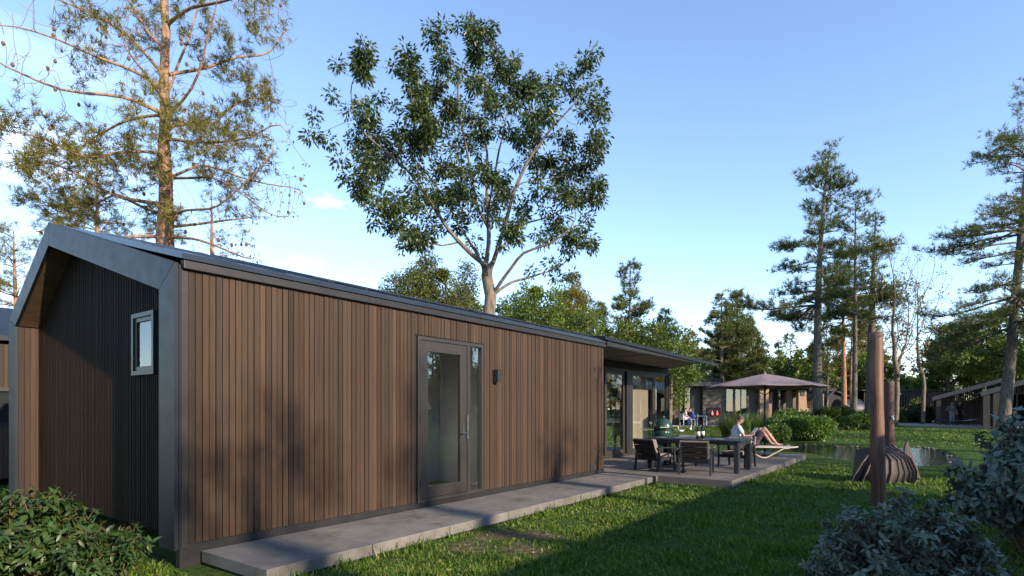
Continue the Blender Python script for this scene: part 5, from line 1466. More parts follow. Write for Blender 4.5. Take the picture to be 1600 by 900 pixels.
p = at(1402, 0, 57); person((p.x, 57, .38), R(-120), sitting(.44, .05), dict(skin=M['skin'], hair=M['hair_grey']), 'person in white top sitting by the black flat house', dict(shirt=M['ceramic'], sleeve=.8, trousers=M['c_beige'], shoes=M['c_black']), voxel=.024)
chair_simple((p.x, 57, .38), R(-120), 'chair under the person in white by the black flat house', 'white chairs on the far terrace', Mw)
# closed blue parasol
p = at(1282, 0, 47); t = empty('closed_parasol', (p.x, 47, .25), 0, 'closed blue parasol standing at the flat house beside the big pine trunk', 'parasol')
MB().tube([(0,0,0),(0,0,3.0)], .03, 8).build('pole', M['char'], t); MB().lathe([(.05,.75),(.13,.9),(.15,1.6),(.12,2.5),(.03,3.05)], 14).build('canopy', M['c_blue'], t, smooth=True)
# duck on the lawn
def duck(px, Y, rz, label):
    p = at(px, 0, Y); gz = float(ground_z(p.x, Y)); t = empty('goose', (p.x, Y, gz), rz, label, 'bird', 'white geese on the lawn')
    b = MB(); t.scale = (.5,.5,.5); b.ball((0,0,.30), (.30,.15,.15), 14, 10); b.ball((-.28,0,.36), (.12,.07,.05), 10, 8); tcap(b, (.2,0,.36), (.32,0,.55), .075, .045); tcap(b, (.32,0,.55), (.33,0,.72), .045, .04); b.ball((.36,0,.76), (.07,.045,.05), 10, 8); fuse('body', b, M['ceramic'], t, .02)
    MB().lathe([(.028,0),(.02,.05),(.006,.09)], 8, (0,0,0)).build('beak', M['wood_pale'], t).matrix_local = Matrix.Translation((.41,0,.755)) @ Matrix.Rotation(R(95), 4, 'Y')
    for s in (-.06, .06): MB().tube([(.02,s,.20),(.02,s,.01),(.10,s,.008)], .014, 6).build('leg', M['wood_pale'], t)
duck(1064, 33.5, R(170), 'white goose with raised neck on the lawn left of the wine bottles')
duck(1079, 35, R(60), 'white goose on the lawn just left of the wine bottles, farther away')
# ------------------------------------------------------------------ trees beyond
def gz(x, y): return float(ground_z(x, y))-.05
def prof_pine(R0, base=.55, shape=1.0):
    return lambda t: R0*(base+(1-base)*math.sin(math.pi*min(1, (t+.05)*1.1))**.8)*(1-t)**(.62*shape)+.15
PM = (M['bark_dark'], M['needle_green'], M['bark_grey'])
def con(px, pytop, Y, w_px, label, name='pine_tree', z0=.35, mats=PM, r0=None, lean=0, **k):
    x = (px-800)/F*Y; H = CAM_Z+(639-pytop)/F*Y-gz(x, Y); Rr = w_px/F*Y/2
    a = dict(whorls=24, per_whorl=5, tuft_L=.34, tuft_W=.035*Y/40+.010, tuft_step=.26, tuft_per=8, gap=.1, dead=8, dens=2)
    a.update(k); a['per_whorl'] += 2; a['whorls'] = int(a['whorls']*1.2); a['gap'] *= .7
    return conifer(name, (x, Y, gz(x, Y)), H, a.pop('prof', prof_pine(Rr)), mats, r0=r0 or (.10+H*.011), lean=(lean/F*Y, 0), z0=z0, label=label, **a)
# big pine right of the parasol
con(1277, 226, 40, 185, 'tallest pine right of the parasol, leaning slightly with layered dark boughs', z0=.43, r0=.36, lean=20, whorls=21, per_whorl=4, gap=.38, dens=2, seed=5, tuft_step=.34, tuft_L=.34,
    prof=lambda t: 4.4*(1-t)**.72*(.75+.36*math.sin(t*19+1))+.25, az_bias=lambda az, t: 1.15 if math.cos(az) < .2 else .85, bend=lambda t: (-.35*math.sin(math.pi*t), 0))
con(1334, 300, 42, 130, 'second dark pine leaning out right of the tallest one', z0=.50, r0=.22, lean=4, whorls=15, per_whorl=3, gap=.35, dens=1, seed=9, prof=lambda t: 3.6*(1-t)**.55*(.7+.4*math.sin(t*17))+.2, tuft_step=.28, tuft_L=.34)
con(1318, 425, 47, 120, 'slim pine with bright reddish trunk left of the timber pole', z0=.55, r0=.25, whorls=13, per_whorl=4, gap=.25, seed=12, dens=1, mats=(M['bark_red'], M['needle_green'], M['bark_red']), dead=12)
con(1331, 470, 52, 80, 'thin reddish pine stem behind the barrel sauna', z0=.6, r0=.15, whorls=10, per_whorl=4, gap=.25, seed=14, dens=1, mats=(M['bark_red'], M['needle_olive'], M['bark_red']), dead=8)
con(1292, 500, 50, 60, 'very thin pine left of the gabled shed', z0=.55, r0=.12, whorls=10, per_whorl=4, gap=.25, seed=15, dens=1, mats=(M['bark_grey'], M['needle_olive'], M['bark_grey']), dead=8)
con(1357, 330, 44, 120, 'dark thick-trunked pine right behind the timber pole', z0=.55, r0=.42, lean=12, whorls=15, per_whorl=4, gap=.45, seed=17, dens=1, prof=lambda t: 3.2*(1-t)**.6*(.6+.4*math.sin(t*15))+.2, dead=14)
# right edge pine
con(1566, 120, 33, 300, 'leaning pine at the right edge with long bare lower limbs', z0=.30, r0=.33, lean=52, whorls=30, per_whorl=5, gap=.25, seed=22, dens=1, tuft_step=.24, tuft_L=.27, tuft_W=.028, dead=22,
    prof=lambda t: 5.2*(1-t)**.8*(.7+.4*math.sin(t*21))+.3, az_bias=lambda az, t: 1.1 if math.cos(az) < 0 else .8, elev=(.0,.5))
# mid distance
con(1128, 455, 58, 100, 'pine with pale bare trunk and one-sided crown left of the parasol', z0=.30, r0=.30, whorls=18, per_whorl=4, gap=.4, seed=31, mats=(M['bark_grey'], M['needle_green'], M['bark_grey']), dead=18)
con(1152, 452, 60, 105, 'dense green pine just right of the pale bare-trunked one', z0=.2, whorls=20, per_whorl=5, seed=32)
con(1176, 500, 64, 60, 'shorter pine closing the pair above the parasol', z0=.15, whorls=16, seed=33)
con(1217, 535, 80, 42, 'small pointed spruce on the skyline right of the parasol top', 'spruce_tree', z0=.05, whorls=18, seed=34)
con(985, 412, 46, 120, 'pine with stepped crown over the canopy of the long house', z0=.15, whorls=20, per_whorl=5, gap=.2, seed=41, prof=lambda t: 3.3*(1-t)**.7*(.7+.45*math.sin(t*22))+.2)
con(893, 425, 42, 150, 'pine standing at the right foot of the tall broadleaf tree', z0=.1, whorls=20, per_whorl=5, seed=42, mats=(M['bark_dark'], M['needle_olive'], M['bark_grey']))
con(935, 468, 50, 110, 'olive pine between the two crowns above the solid wall end', z0=.1, whorls=16, seed=43, mats=(M['bark_dark'], M['needle_olive'], M['bark_grey']))
con(1040, 482, 52, 120, 'thin-crowned conifer over the roof tip', z0=.15, whorls=16, gap=.3, seed=44)
con(612, 455, 46, 80, 'small evergreen tip at the left end of the group over the roof', 'evergreen_tree', z0=.05, whorls=14, seed=47)
con(25, 362, 27, 110, 'olive-green pine behind the left end of the metal gable', z0=.05, whorls=18, per_whorl=6, seed=48, mats=(M['bark_pine'], M['needle_olive'], M['bark_pine']), tuft_L=.25, tuft_W=.016, tuft_step=.26, prof=lambda t: 2.4*(1-t)**.35*(.8+.25*math.sin(t*14))+.3)
con(-40, 400, 25, 120, 'pine beyond the left picture edge beside the second house', z0=.05, whorls=16, per_whorl=6, seed=49, mats=(M['bark_pine'], M['needle_olive'], M['bark_pine']))
con(150, 250, 24, 210, 'shaded dense pine standing behind the tall sparse one', z0=.25, whorls=20, per_whorl=5, seed=50, gap=.3, mats=(M['bark_pine'], M['needle_green'], M['bark_pine']), tuft_L=.25, tuft_W=.016, tuft_step=.25, prof=lambda t: 3.0*(1-t)**.5*(.7+.4*math.sin(t*13))+.3)
con(330, 300, 26, 130, 'shaded pine seen through the right limbs of the tall sparse one', z0=.1, whorls=18, per_whorl=5, seed=51, gap=.35, mats=(M['bark_pine'], M['needle_olive'], M['bark_pine']), tuft_L=.22, tuft_W=.014, tuft_step=.28, prof=lambda t: 2.0*(1-t)**.6*(.6+.5*math.sin(t*13))+.3)
def brd(px, pytop, pybot, Y, w, label, mat='leaf_bright', n=950, dens=1, seed=0, leaf=(.21,.11), per=24, name='broadleaf_tree', thin=1.0, lob=7, rroot=.16, bk='bark_grey', trunkh=None, step=.4):
    rng.seed(seed+100)
    x = (px-800)/F*Y; s = Y/F; zt = CAM_Z+(639-pytop)*s; zb = max(CAM_Z+(639-pybot)*s, .6); g_ = gz(x, Y)
    lobes = []; hw = w*s/2
    for k in range(lob):
        a = rng.uniform(0, 6.28); t_ = (k+.5)/lob; rr = hw*math.sqrt(max(.05, 1-(2*t_-1.0)**2*.75))
        lobes.append(((x+rr*.62*math.cos(a), Y+rr*.6*math.sin(a), zb+(zt-zb)*(.12+.76*t_)), (rr*.6, rr*.6, (zt-zb)*.19), 1))
    th = trunkh or max(.6, (zb-g_)*.8)
    return broadleaf(name, (x, Y, g_), lobes, (M[bk], M[mat]), n, [np.array([x, Y, g_]), np.array([x+.1, Y, g_+th])], rroot, .012, min(step, .32), min(.5, hw*.17), 5, leaf, per, .38, .3, label, thin=thin)
brd(835, 440, 600, 36, 130, 'bright green leafy tree low behind the roof right of the tall trunk', seed=1)
brd(905, 478, 600, 38, 110, 'bright green leafy tree above the end of the solid wall', seed=2)
brd(965, 505, 600, 42, 100, 'light green tree with visible pale stems above the canopy', 'leaf_bright', seed=3, thin=.8)
brd(1045, 500, 640, 40, 110, 'leafy green tree beyond the roof tip', 'leaf_bright', seed=4, thin=.85)
brd(1015, 545, 640, 45, 90, 'lower green tree behind the canopy end', 'leaf_bright', seed=5)
brd(650, 402, 560, 38, 105, 'dark bushy evergreen rising over the roof left of the tall tree', 'needle_green', seed=21, leaf=(.2,.085), per=44, name='evergreen_tree', lob=10, bk='bark_dark')
brd(722, 404, 560, 38, 85, 'loose pale-branched evergreen immediately left of the tall trunk', 'needle_green', seed=22, leaf=(.2,.085), per=22, name='evergreen_tree', lob=9, thin=.75)
brd(870, 455, 600, 44, 150, 'broad green tree filling the gap behind the tall tree', 'leaf_mid', seed=23, leaf=(.24,.12))
brd(1000, 500, 620, 50, 120, 'rounded green tree low behind the canopy of the long house', 'leaf_mid', seed=24, leaf=(.26,.13))
brd(745, 448, 600, 41, 80, 'mid green tree directly behind the foot of the pale trunk', 'leaf_mid', seed=26, leaf=(.22,.11))
brd(690, 440, 580, 44, 80, 'mid green tree filling the gap between the two evergreens over the roof', 'leaf_mid', seed=27, leaf=(.22,.11))
brd(790, 462, 600, 40, 90, 'mid green tree tucked behind the tall tree trunk', 'leaf_mid', seed=6)
brd(1535, 500, 610, 58, 150, 'round dark oak-like tree over the low rising roof', 'leaf_mid', n=900, seed=7, leaf=(.34,.2), rroot=.3)
brd(1480, 520, 612, 62, 110, 'green tree behind the black flat house', 'leaf_mid', n=600, seed=8, leaf=(.34,.2), rroot=.25)
brd(1600, 480, 610, 55, 120, 'bright leafy tree behind the right edge pine', 'leaf_bright', n=600, seed=9, leaf=(.34,.2), rroot=.25)
brd(1400, 355, 560, 42, 120, 'nearly bare fine-twigged tree right of the timber pole', 'leaf_autumn', n=900, seed=10, thin=.10, leaf=(.2,.12), per=5, name='bare_tree', lob=9, rroot=.17, bk='bark_grey')
brd(1442, 400, 580, 46, 110, 'thin bare tree standing left of the right edge pine', 'leaf_mid', n=700, seed=11, thin=.12, leaf=(.2,.12), per=6, name='bare_tree', lob=8, rroot=.14)
brd(1395, 430, 600, 48, 110, 'half-bare olive-leaved tree right behind the dark post', 'needle_olive', n=700, seed=12, thin=.5, leaf=(.26,.12), per=9, lob=8, rroot=.16)
brd(1255, 540, 640, 66, 100, 'green tree behind the flat house under the tallest pine', 'leaf_mid', n=450, seed=13, leaf=(.36,.2))
brd(1340, 545, 640, 68, 130, 'bright green tree behind the barrel sauna', 'leaf_bright', n=500, seed=14, leaf=(.36,.2))
# trees behind and beside the camera: they throw the dappled shade
def shade(p, q, top, w, bot, label, seed, mat='needle_green', n=600, thin=1.0, per=9, leaf=(.2,.09)):
    rng.seed(seed); v = W(p, q, 0); x, y = v.x, v.y; lobes = []
    for k in range(8):
        a = rng.uniform(0, 6.28); t_ = (k+.5)/8; rr = w*math.sqrt(max(.06, 1-(2*t_-1)**2*.8))
        lobes.append(((x+rr*.6*math.cos(a), y+rr*.6*math.sin(a), bot+(top-bot)*(.1+.8*t_)), (rr*.5, rr*.5, (top-bot)*.13), 1))
    broadleaf('broadleaf_tree', (x, y, -.1), lobes, (M['bark_dark'], M[mat]), n, [np.array([x,y,-.1]), np.array([x,y,bot*.9])], .2, .014, .45, .6, 5, leaf, per, .4, .2, label, thin=thin)
shade(22, 15.5, 15.5, 2.4, 8.5, 'tree behind the camera, first of the row shading the deck', 201)
shade(19, 20.5, 14, 2.6, 7.0, 'tree beside the view, shading the deck end and pond', 202)
shade(24, -.8, 14.6, 1.1, 12.2, 'slender tree behind the camera in line with the gable corner', 203, n=900, per=20)
shade(26, 1.6, 15.6, 1.0, 13.2, 'slender tree behind the camera in line with the entrance door', 204, n=900, per=20)
shade(12, 26, 11, 3.0, 4.5, 'tree at the right beyond the picture shading the near lawn', 205, n=900, per=18)
shade(14.5, 16.5, 10.5, 2.6, 4.2, 'tree right of the camera shading the near lawn before the pond', 211, n=900, per=18)
shade(18, 13.2, 10.5, 2.0, 6.0, 'tree right of the camera, between those shading the deck', 212, n=800, per=16)
shade(16, 33, 13, 3.2, 5.5, 'tree at the right beyond the picture shading the pond bank', 206, n=900, per=18)
shade(14, 42, 13, 3.2, 5, 'tree at the right beyond the picture shading the far lawn', 207, n=900, per=16)
shade(21, -6.5, 13.8, 1.4, 11, 'slender tree behind the camera in line with the gable', 208, n=900, per=20)
shade(20, 10.5, 11.0, 2.0, 6.2, 'tree behind the camera mirrored in the entrance door', 209, thin=.8, n=700)
shade(26, 5.2, 15.0, .8, 13.2, 'slim-topped tree behind the camera, right of the one in line with the door', 210, n=700, per=18)
brd2 = [W(3.2, 10.2, 0)]
rng.seed(55); v = brd2[0]
broadleaf('broadleaf_tree', (v.x, v.y, -.1), [((v.x, v.y, 6.2), (.3,.3,.45), 1), ((v.x+.1, v.y, 4.55), (.35,.35,.3), 1)], (M['bark_dark'], M['leaf_mid']), 130, [np.array([v.x,v.y,-.1]), np.array([v.x,v.y,4.3])], .05, .006, .22, .25, 4, (.11,.05), 6, .15, .3, 'young slim tree just outside the right edge, shadowing the wall end')
# far wood: a mass of crowns and stems
def far_wood():
    rng.seed(77); rs = np.random.RandomState(5)
    for (mat, name, frac, kind) in (('needle_green', 'distant_woodland', .25, 0), ('needle_olive', 'distant_woodland', .4, 0), ('leaf_bright', 'distant_woodland', .4, 1)):
        c = Cards(); st = MB()
        n = int(330*frac)
        for i in range(n):
            a = rs.uniform(-68, 60); a = R(a); d = rs.uniform(78, 135); x = d*math.sin(a)*1.05; y = d*math.cos(a)*.9+8
            if y < 62: y = 62+rs.uniform(0, 30)
            if i % 4 == 0:
                a = R(rs.uniform(62, 118)); d = rs.uniform(62, 95); x = d*math.sin(a); y = d*math.cos(a)
            H = rs.uniform(8, 14) if kind == 0 else rs.uniform(6, 10)
            wmax = rs.uniform(2.0, 3.4); m = 420
            t_ = rs.uniform(0, 1, m)**.8; zz = .1*H+t_*H*.9
            prof = (np.sin(np.pi*np.clip(t_*.85+.12, 0, 1))**.8)*wmax*(.55+.45*np.abs(np.sin(t_*17+i)))
            an = rs.uniform(0, 6.28, m); rad = prof*rs.uniform(.3, 1, m)**.5
            P = np.stack([x+rad*np.cos(an), y+rad*np.sin(an), zz], 1)
            if kind == 0: c.needles(P, np.stack([np.cos(an), np.sin(an), .5+0*an], 1), .55, .12, 6, .8)
            else: c.leaves(np.repeat(P, 5, 0)+rs.normal(size=(m*5,3))*.35, rs.normal(size=(m*5,3)), .5, .3, .1, .2)
            st.tube([(x, y, 0), (x+rs.uniform(-.3,.3), y, H*.5), (x+rs.uniform(-.4,.4), y, H*.9)], [.2, .14, .04], 5, caps=False)
        o = c.build(name, M[mat]); tag(o, kind='stuff'); o['label'] = {'needle_green': 'far dark pine wood closing the view behind the houses', 'needle_olive': 'far olive pine wood mixed among the darker trees', 'leaf_bright': 'far leafy wood with light green crowns behind the houses'}[mat]; o['category'] = 'woodland'
        o2 = st.build('woodland_stems', M['bark_grey'], o)
far_wood()

# ------------------------------------------------------------------ shrubs
M['leaf_shrub'] = leafmat('shrub_leaves', [(.022,.050,.016),(.035,.072,.02),(.05,.095,.026),(.03,.062,.02),(.09,.10,.03)], .42, .2, 3, .8)
M['leaf_blue'] = leafmat('bluish_leaves', [(.045,.068,.056),(.08,.11,.095),(.11,.14,.125),(.06,.09,.07),(.13,.14,.10)], .42, .12, 3, .8, (.25,.4,.2))
M['stem'] = plain('shrub_stem', (.16,.085,.06), .7, 0, .25, 20)
M['leaf_hedge'] = leafmat('hedge_leaves', [(.06,.11,.028),(.09,.15,.035),(.13,.19,.05)], .4, .25, 1.5, .7)
def shrub(name, cx, cy, R0, H, label, mat, n_st=46, leafL=.09, leafW=.034, whorl=9, seed=1, lift=.25, cat='shrub', asym=(1,1), z=None):
    rs = np.random.RandomState(seed); rng.seed(seed); root = empty(name, (cx, cy, gz(cx, cy)+.04 if z is None else z), 0, label, cat)
    st = MB(); P = []; D = []; U = []; LL = []
    def whorls(p, d, k, l):
        d = unit(np.asarray(d)+rs.normal(size=3)*.35)
        x = np.cross(d, [0,0,1.]); x = x/(np.linalg.norm(x)+1e-6); y = np.cross(d, x); ph = rs.uniform(0, 6)
        for a in range(k):
            an = ph+2*math.pi*a/k*1.0+rs.uniform(-.6,.6); o = x*math.cos(an)+y*math.sin(an)
            dd = o*.95+d*rs.uniform(-.25,.6)+np.array([0,0,rs.uniform(-.35,.15)]); P.append(p-d*rs.uniform(0,.09)); D.append(dd); U.append(d+np.array([0,0,.9])); LL.append(l*rs.uniform(.7,1.15))
    for i in range(n_st):
        az = rs.uniform(0, 2*math.pi); rr = R0*math.sqrt(rs.uniform(0.0, 1)); th = rr/R0
        top = np.array([rr*math.cos(az)*asym[0], rr*math.sin(az)*asym[1], H*math.sqrt(max(.05, 1-th**2*.88))*rs.uniform(.62, 1.08)])
        foot = np.array([top[0]*.22+rs.normal()*.05, top[1]*.22+rs.normal()*.05, 0]); mid = foot*.45+top*.55+np.array([0,0,.08*H]); mid[:2] -= top[:2]*.12
        pts = [foot*(1-t)**2+2*mid*t*(1-t)+top*t*t for t in np.linspace(0, 1, 9)]
        st.tube(pts, [.009*(1-.72*t) for t in np.linspace(0, 1, 9)], 5, caps=False)
        for j in range(3, 9):
            d = unit(pts[j]-pts[j-1]); whorls(pts[j], d, whorl if j == 8 else 5, leafL*(1 if j > 5 else .9))
            if j > 3 and j < 8:
                for s in range(2):
                    o = unit(d*.6+rs.normal(size=3)*.7+np.array([0,0,.35])); L = rs.uniform(.10,.24)*R0; e = pts[j]+o*L; st.tube([pts[j], (pts[j]+e)/2+[0,0,.01], e], [.004,.003,.002], 4, caps=False)
                    whorls(e, o, whorl-1, leafL); whorls((pts[j]+e)/2, o, 4, leafL*.9)
    st.build('stems', M['stem'], root, smooth=True)
    c = Cards(); P = np.array(P); D = np.array(D); U = np.array(U); LL = np.array(LL)
    c.rich(P, D, U, LL, leafW*LL/leafL, rs.uniform(.15,.45,len(P))); c.build('foliage', M[mat], root, smooth=True)
    return root
shrub('shrub', -4.68, 5.3, .92, .86, 'green long-leaved shrub in front of the dark gable', 'leaf_shrub', 66, .10, .040, 7, 3, asym=(1.1,.62))
shrub('shrub', -3.62, 5.1, .45, .62, 'small green shrub at the foot of the metal corner beside the bigger one', 'leaf_shrub', 20, .09, .034, 8, 4)
shrub('shrub', 3.12, 4.6, .74, .93, 'bluish rhododendron-like shrub at the bottom edge in front of the timber pole', 'leaf_blue', 100, .070, .030, 7, 5, asym=(1.0,.75))
shrub('shrub', 5.85, 6.3, 1.05, 1.6, 'large bluish broad-leaved shrub at the right edge', 'leaf_blue', 80, .115, .056, 6, 6, asym=(.95,.8))
def hedge(cx, cy, rx, ry, H, label, seed, mat='leaf_hedge', n=9000, L=.11, cat='shrub', name='shrub', flowers=None):
    rs = np.random.RandomState(seed); rng.seed(seed); root = empty(name, (cx, cy, gz(cx, cy)), 0, label, cat)
    c = Cards(); lob = []
    for k in range(14):
        a = rs.uniform(0, 6.28); r = rs.uniform(.1,.75); lob.append((rx*r*math.cos(a), ry*r*math.sin(a), H*rs.uniform(.3,.72), rx*rs.uniform(.25,.42), ry*rs.uniform(.25,.45), H*rs.uniform(.22,.36)))
    m = n//14; Ps = []; Ds = []
    for l in lob:
        v = unit(rs.normal(size=(m,3))); rad = rs.uniform(.35,1.08,(m,1))**.6; Ps.append(np.array(l[:3])+v*rad*np.array(l[3:])); Ds.append(v+rs.normal(size=(m,3))*.5)
    P = np.concatenate(Ps); D = np.concatenate(Ds); P[:,2] = np.maximum(P[:,2], .03)
    c.leaves(P, D, L*rs.uniform(.6,1.2,len(P)), L*.45, .15, .25); c.build('foliage', M[mat], root)
    st = MB()
    for l in lob: st.tube([(l[0]*.2, l[1]*.2, 0), (l[0]*.7, l[1]*.7, l[2]*.6), (l[0], l[1], l[2]+l[5]*.7)], [.03,.02,.008], 5, caps=False)
    st.build('stems', M['bark_dark'], root)
    if flowers:
        fm, nf = flowers
        ids = rs.choice(len(P), nf)
        for k, i in enumerate(ids):
            p = P[i]+np.array([0,0,.05]); 
        mb = MB()
        for i in ids: mb.ball(P[i]+np.array([0,-.05,.06]), rs.uniform(.05,.10), 6, 4)
        mb.build('blossom', fm, root, smooth=True)
    return root
pk = plain('pink_blossom', (.55,.12,.16), .7); yw = plain('cream_blossom', (.6,.55,.4), .7)
def hx(px, Y): return (px-800)/F*Y
hedge(hx(1262, 27.2), 28.2, 1.75, 1.1, 1.3, 'big leafy shrub mass on the pond edge under the tallest pine', 301, n=15000, L=.15)
hedge(hx(1226, 27), 27.6, .9, .8, 1.2, 'green shrub at the left end of the pond bank beside the lounger', 302, n=7000, L=.14)
hedge(hx(1240, 31), 31.5, 1.2, .8, 1.55, 'taller light shrub behind the pond bank in front of the timber piers', 303, n=7000, L=.15, flowers=(yw, 10))
hedge(hx(1322, 38), 38.5, 1.9, 1.2, 1.5, 'dark leafy shrub between the reddish trunk and the timber pole', 304, n=9000, L=.18, mat='leaf_mid')
hedge(hx(1350, 36), 36.5, 1.2, 1.0, 1.1, 'low green shrub on the lawn left of the timber pole', 305, n=6000, L=.16, mat='leaf_hedge')
hedge(hx(1300, 43), 43.5, 2.2, 1.0, 1.35, 'dark shrub row in front of the gabled shed', 306, n=8000, L=.2, mat='leaf_mid')
hedge(hx(1340, 45), 46, 2.4, 1.0, 1.3, 'dark shrub row in front of the barrel sauna', 307, n=8000, L=.2, mat='leaf_mid')
hedge(hx(1412, 50), 51, 1.4, .8, 1.5, 'yellow-green bush in the flower bed right of the dark post', 308, n=5000, L=.18, mat='leaf_bright')
hedge(hx(1432, 50), 51, 1.7, .8, 1.4, 'dark bush with pale blossom in the flower bed', 309, n=5000, L=.18, mat='leaf_dark', flowers=(yw, 14))
hedge(hx(1455, 49), 50, 1.6, .8, 1.7, 'dark bush with pink blossom beside the low rising roof', 310, n=5000, L=.18, mat='leaf_dark', flowers=(pk, 22))
hedge(hx(1437, 52), 52.4, .7, .6, 2.3, 'upright leafy plant against the black flat house', 311, n=2500, L=.22, mat='leaf_mid', name='garden_plant', cat='plant')
# reeds by the reader
def reeds(cx, cy, r, H, label, seed, mat):
    rs = np.random.RandomState(seed); n = 500; a = rs.uniform(0,6.28,n); q = r*np.sqrt(rs.uniform(0,1,n)); P = np.stack([q*np.cos(a), q*np.sin(a)*.6, 0*a], 1)
    root = empty('ornamental_grass', (cx, cy, gz(cx, cy)+.04), 0, label, 'plant'); V = []; T = []
    for i in range(n):
        h = H*rs.uniform(.55,1.1); d = np.array([P[i,0]*.5+rs.normal()*.1, P[i,1]*.5+rs.normal()*.1, 0]); w = .013; s = np.array([math.cos(a[i]*3), math.sin(a[i]*3), 0])*w
        pts = [P[i], P[i]+d*.3+[0,0,h*.55], P[i]+d+[0,0,h]]; b = len(V); V += [pts[0]-s, pts[0]+s, pts[1]-s, pts[1]+s, pts[2]]; T += [(b,b+1,b+3),(b,b+3,b+2),(b+2,b+3,b+4)]
    np_mesh('blades', V, T, M[mat], root)
reeds(hx(1158, 29), 29.0, .9, 1.35, 'pale ornamental grass clump behind the reader', 3, 'needle_olive')
reeds(hx(1182, 28), 28.6, 1.0, 1.5, 'tall reed clump left of the parasol pole across the water', 4, 'leaf_hedge')

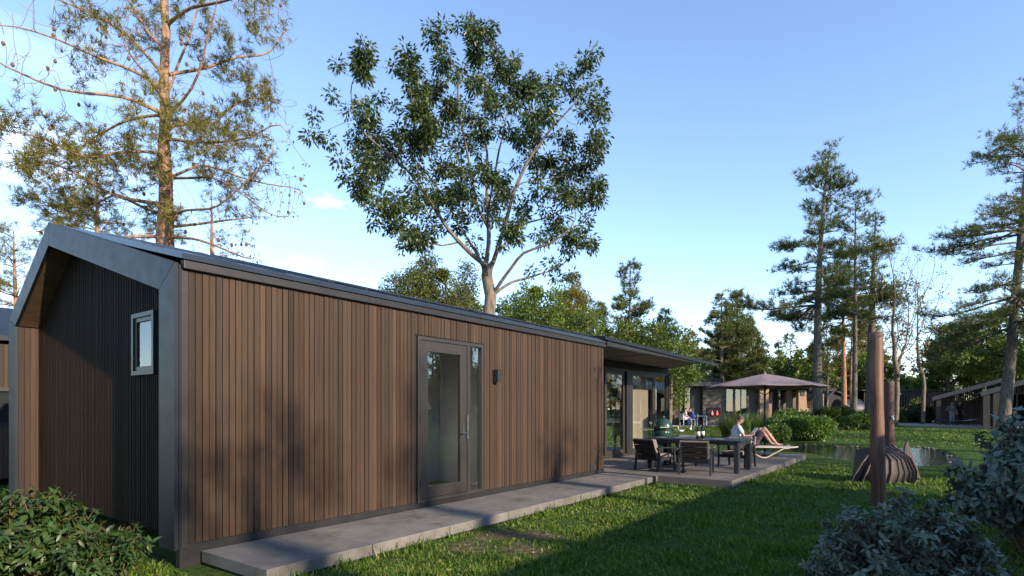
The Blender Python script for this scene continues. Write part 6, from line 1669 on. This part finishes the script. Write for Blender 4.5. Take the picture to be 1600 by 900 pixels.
# ------------------------------------------------------------------ lawn
def lawn():
    rs = np.random.RandomState(9)
    def scatter(K, r0, r1, a0, a1):
        n = int(K*math.log(r1/r0)*(a1-a0)); r = r0*np.exp(rs.uniform(0, 1, n)*math.log(r1/r0)); a = rs.uniform(a0, a1, n)
        return r*np.sin(a), r*np.cos(a), r
    X, Y, r = scatter(95000, 4.2, 46, R(-48), R(52))
    p = X*.807-Y*.591; q = X*.591+Y*.807
    ok = ~((p < -4.83) & (p > -12.0) & (q > 2.6) & (q < 20.5)) & ~((p < -3.28) & (p > -12) & (q > 11.96) & (q < 20.34))
    ok &= ~((p < -15) & (p > -22) & (q > 1) & (q < 16))
    ins = inside(POND, X, Y); dp = dist_poly(POND, X, Y); ok &= ~(ins | (dp < .03)); NP = dp
    ok &= (Y < 44) | (X > 60)
    dirt = np.zeros(len(X))
    for (cx, cy, rr) in DIRT: dirt = np.maximum(dirt, 1-np.hypot(X-cx, Y-cy)/rr)
    dirt = dirt+vnoise(X, Y, .16, 8)*.45
    ok &= (rs.uniform(size=len(X)) > np.clip(dirt*1.6, 0, .9))
    ok &= (rs.uniform(size=len(X)) < .80+.3*vnoise(X, Y, .8, 12))
    X, Y, r, p, q, dirt, NP = [v[ok] for v in (X, Y, r, p, q, dirt, NP)]
    n = len(X); Z = ground_z(X, Y)-.01
    edge = np.exp(-((p+4.80)/.10)**2)*((q < 12) & (q > 2.5))*(vnoise(X, Y, .18, 31) > -.15)+np.exp(-((p+3.25)/.08)**2)*((q > 12) & (q < 20))*.5
    h = (.058+.05*(vnoise(X, Y, .5, 15)+.5*vnoise(X, Y, .22, 16)).clip(-.8, 1.5)+.07*edge*rs.uniform(.2, 1.2, n))*rs.uniform(.55, 1.35, n)
    h *= np.where(NP < 2.6, .22+.5*NP/2.6, 1); h = h*(1+.004*r); h *= np.where(dirt > -.1, .8, 1)
    w = .0032*(1+r/4.2)*rs.uniform(.7, 1.3, n); a = rs.uniform(0, 6.28, n); sx, sy = np.cos(a)*w, np.sin(a)*w
    la = rs.uniform(0, 6.28, n); lean = h*rs.uniform(.2, 1.0, n); lx, ly = np.cos(la)*lean, np.sin(la)*lean
    P0 = np.stack([X, Y, Z], 1); S = np.stack([sx, sy, 0*sx], 1)
    P1 = P0+np.stack([lx*.35, ly*.35, h*.6], 1); P2 = P0+np.stack([lx, ly, h], 1)
    V = np.stack([P0-S, P0+S, P1-S*.75, P1+S*.75, P2], 1).reshape(-1, 3); i = np.arange(n)*5
    T = np.concatenate([np.stack([i, i+1, i+3], 1), np.stack([i, i+3, i+2], 1), np.stack([i+2, i+3, i+4], 1)])
    t = MT('grass_blades'); isl = t.island(); co = t.coord()
    c = t.ramp(isl, [(0, (.038,.085,.011)), (.5, (.068,.135,.017)), (.85, (.105,.17,.026)), (1, (.22,.19,.07))])
    nn = t.noise(.9, 4, co); c = t.mix(1, c, t.ramp(nn, [(.3, (.75,.8,.8)), (.7, (1.25,1.12,.9))]), 'MULTIPLY')
    t.color(c).set(Roughness=.5); t.b.inputs['Specular IOR Level'].default_value = .3
    tr = t.node('ShaderNodeBsdfTranslucent'); t.link(t.mix(1, c, (1.5,1.7,.6), 'MULTIPLY'), tr.inputs[0]); mx = t.node('ShaderNodeMixShader'); mx.inputs[0].default_value = .3
    t.link(t.b.outputs[0], mx.inputs[1]); t.link(tr.outputs[0], mx.inputs[2]); t.link(mx.outputs[0], t.out.inputs[0])
    o = np_mesh('grass', V, T, t.m); tag(o, 'short uneven green lawn grass around the path, deck and pond', 'grass', kind='stuff')
lawn()
# fallen leaves and small weeds
rs2 = np.random.RandomState(31); rng.seed(31); n = 900; r_ = 4.2*np.exp(rs2.uniform(0,1,n)*1.6); a_ = rs2.uniform(R(-40), R(50), n); X = r_*np.sin(a_); Y = r_*np.cos(a_)
p_ = X*.807-Y*.591; q_ = X*.591+Y*.807; k_ = (p_ > -4.75) & ~((p_ < -3.2) & (q_ > 11.9)) & ~inside(POND, X, Y); X, Y = X[k_], Y[k_]
c = Cards(); c.leaves(np.stack([X, Y, ground_z(X, Y)+rs2.uniform(.01,.06,len(X))], 1), rs2.normal(size=(len(X),3))*[1,1,.25], rs2.uniform(.03,.06,len(X)), rs2.uniform(.018,.03,len(X)), .2)
tag(c.build('fallen_leaves', M['leaf_autumn']), 'small dry leaves scattered over the lawn', 'leaves', kind='stuff')
q_ = rs2.uniform(3.2, 14, 60); p_ = rs2.uniform(-6.0, -4.9, 60); c = Cards(); P_ = np.array([list(W(a, b, .153)) for a, b in zip(p_, q_)])
c.leaves(P_, rs2.normal(size=(60,3))*[1,1,.05], rs2.uniform(.025,.05,60), rs2.uniform(.012,.022,60), .12); tag(c.build('fallen_leaves', M['leaf_autumn']), 'a few dry leaves lying on the grey slab path', 'leaves', kind='stuff')
# pond bank stones
rs = random.Random(6); mb = MB()
for i in range(170):
    k = rs.randrange(len(POND)); a = POND[k]; b = POND[(k+1) % len(POND)]; t_ = rs.random(); x = a[0]+(b[0]-a[0])*t_+rs.uniform(-.1,.1); y = a[1]+(b[1]-a[1])*t_+rs.uniform(-.1,.1); s_ = rs.uniform(.03,.085)
    mb.ball((x, y, WATER_Z+.01+rs.uniform(-.02,.03)), (s_, s_*.8, s_*.5), 7, 5)
tag(mb.build('pond_gravel', plain('bank_stone', (.14,.11,.095), .8, 0, .4, 3), smooth=True), 'brown pebbles scattered along the pond bank', 'gravel', kind='stuff')
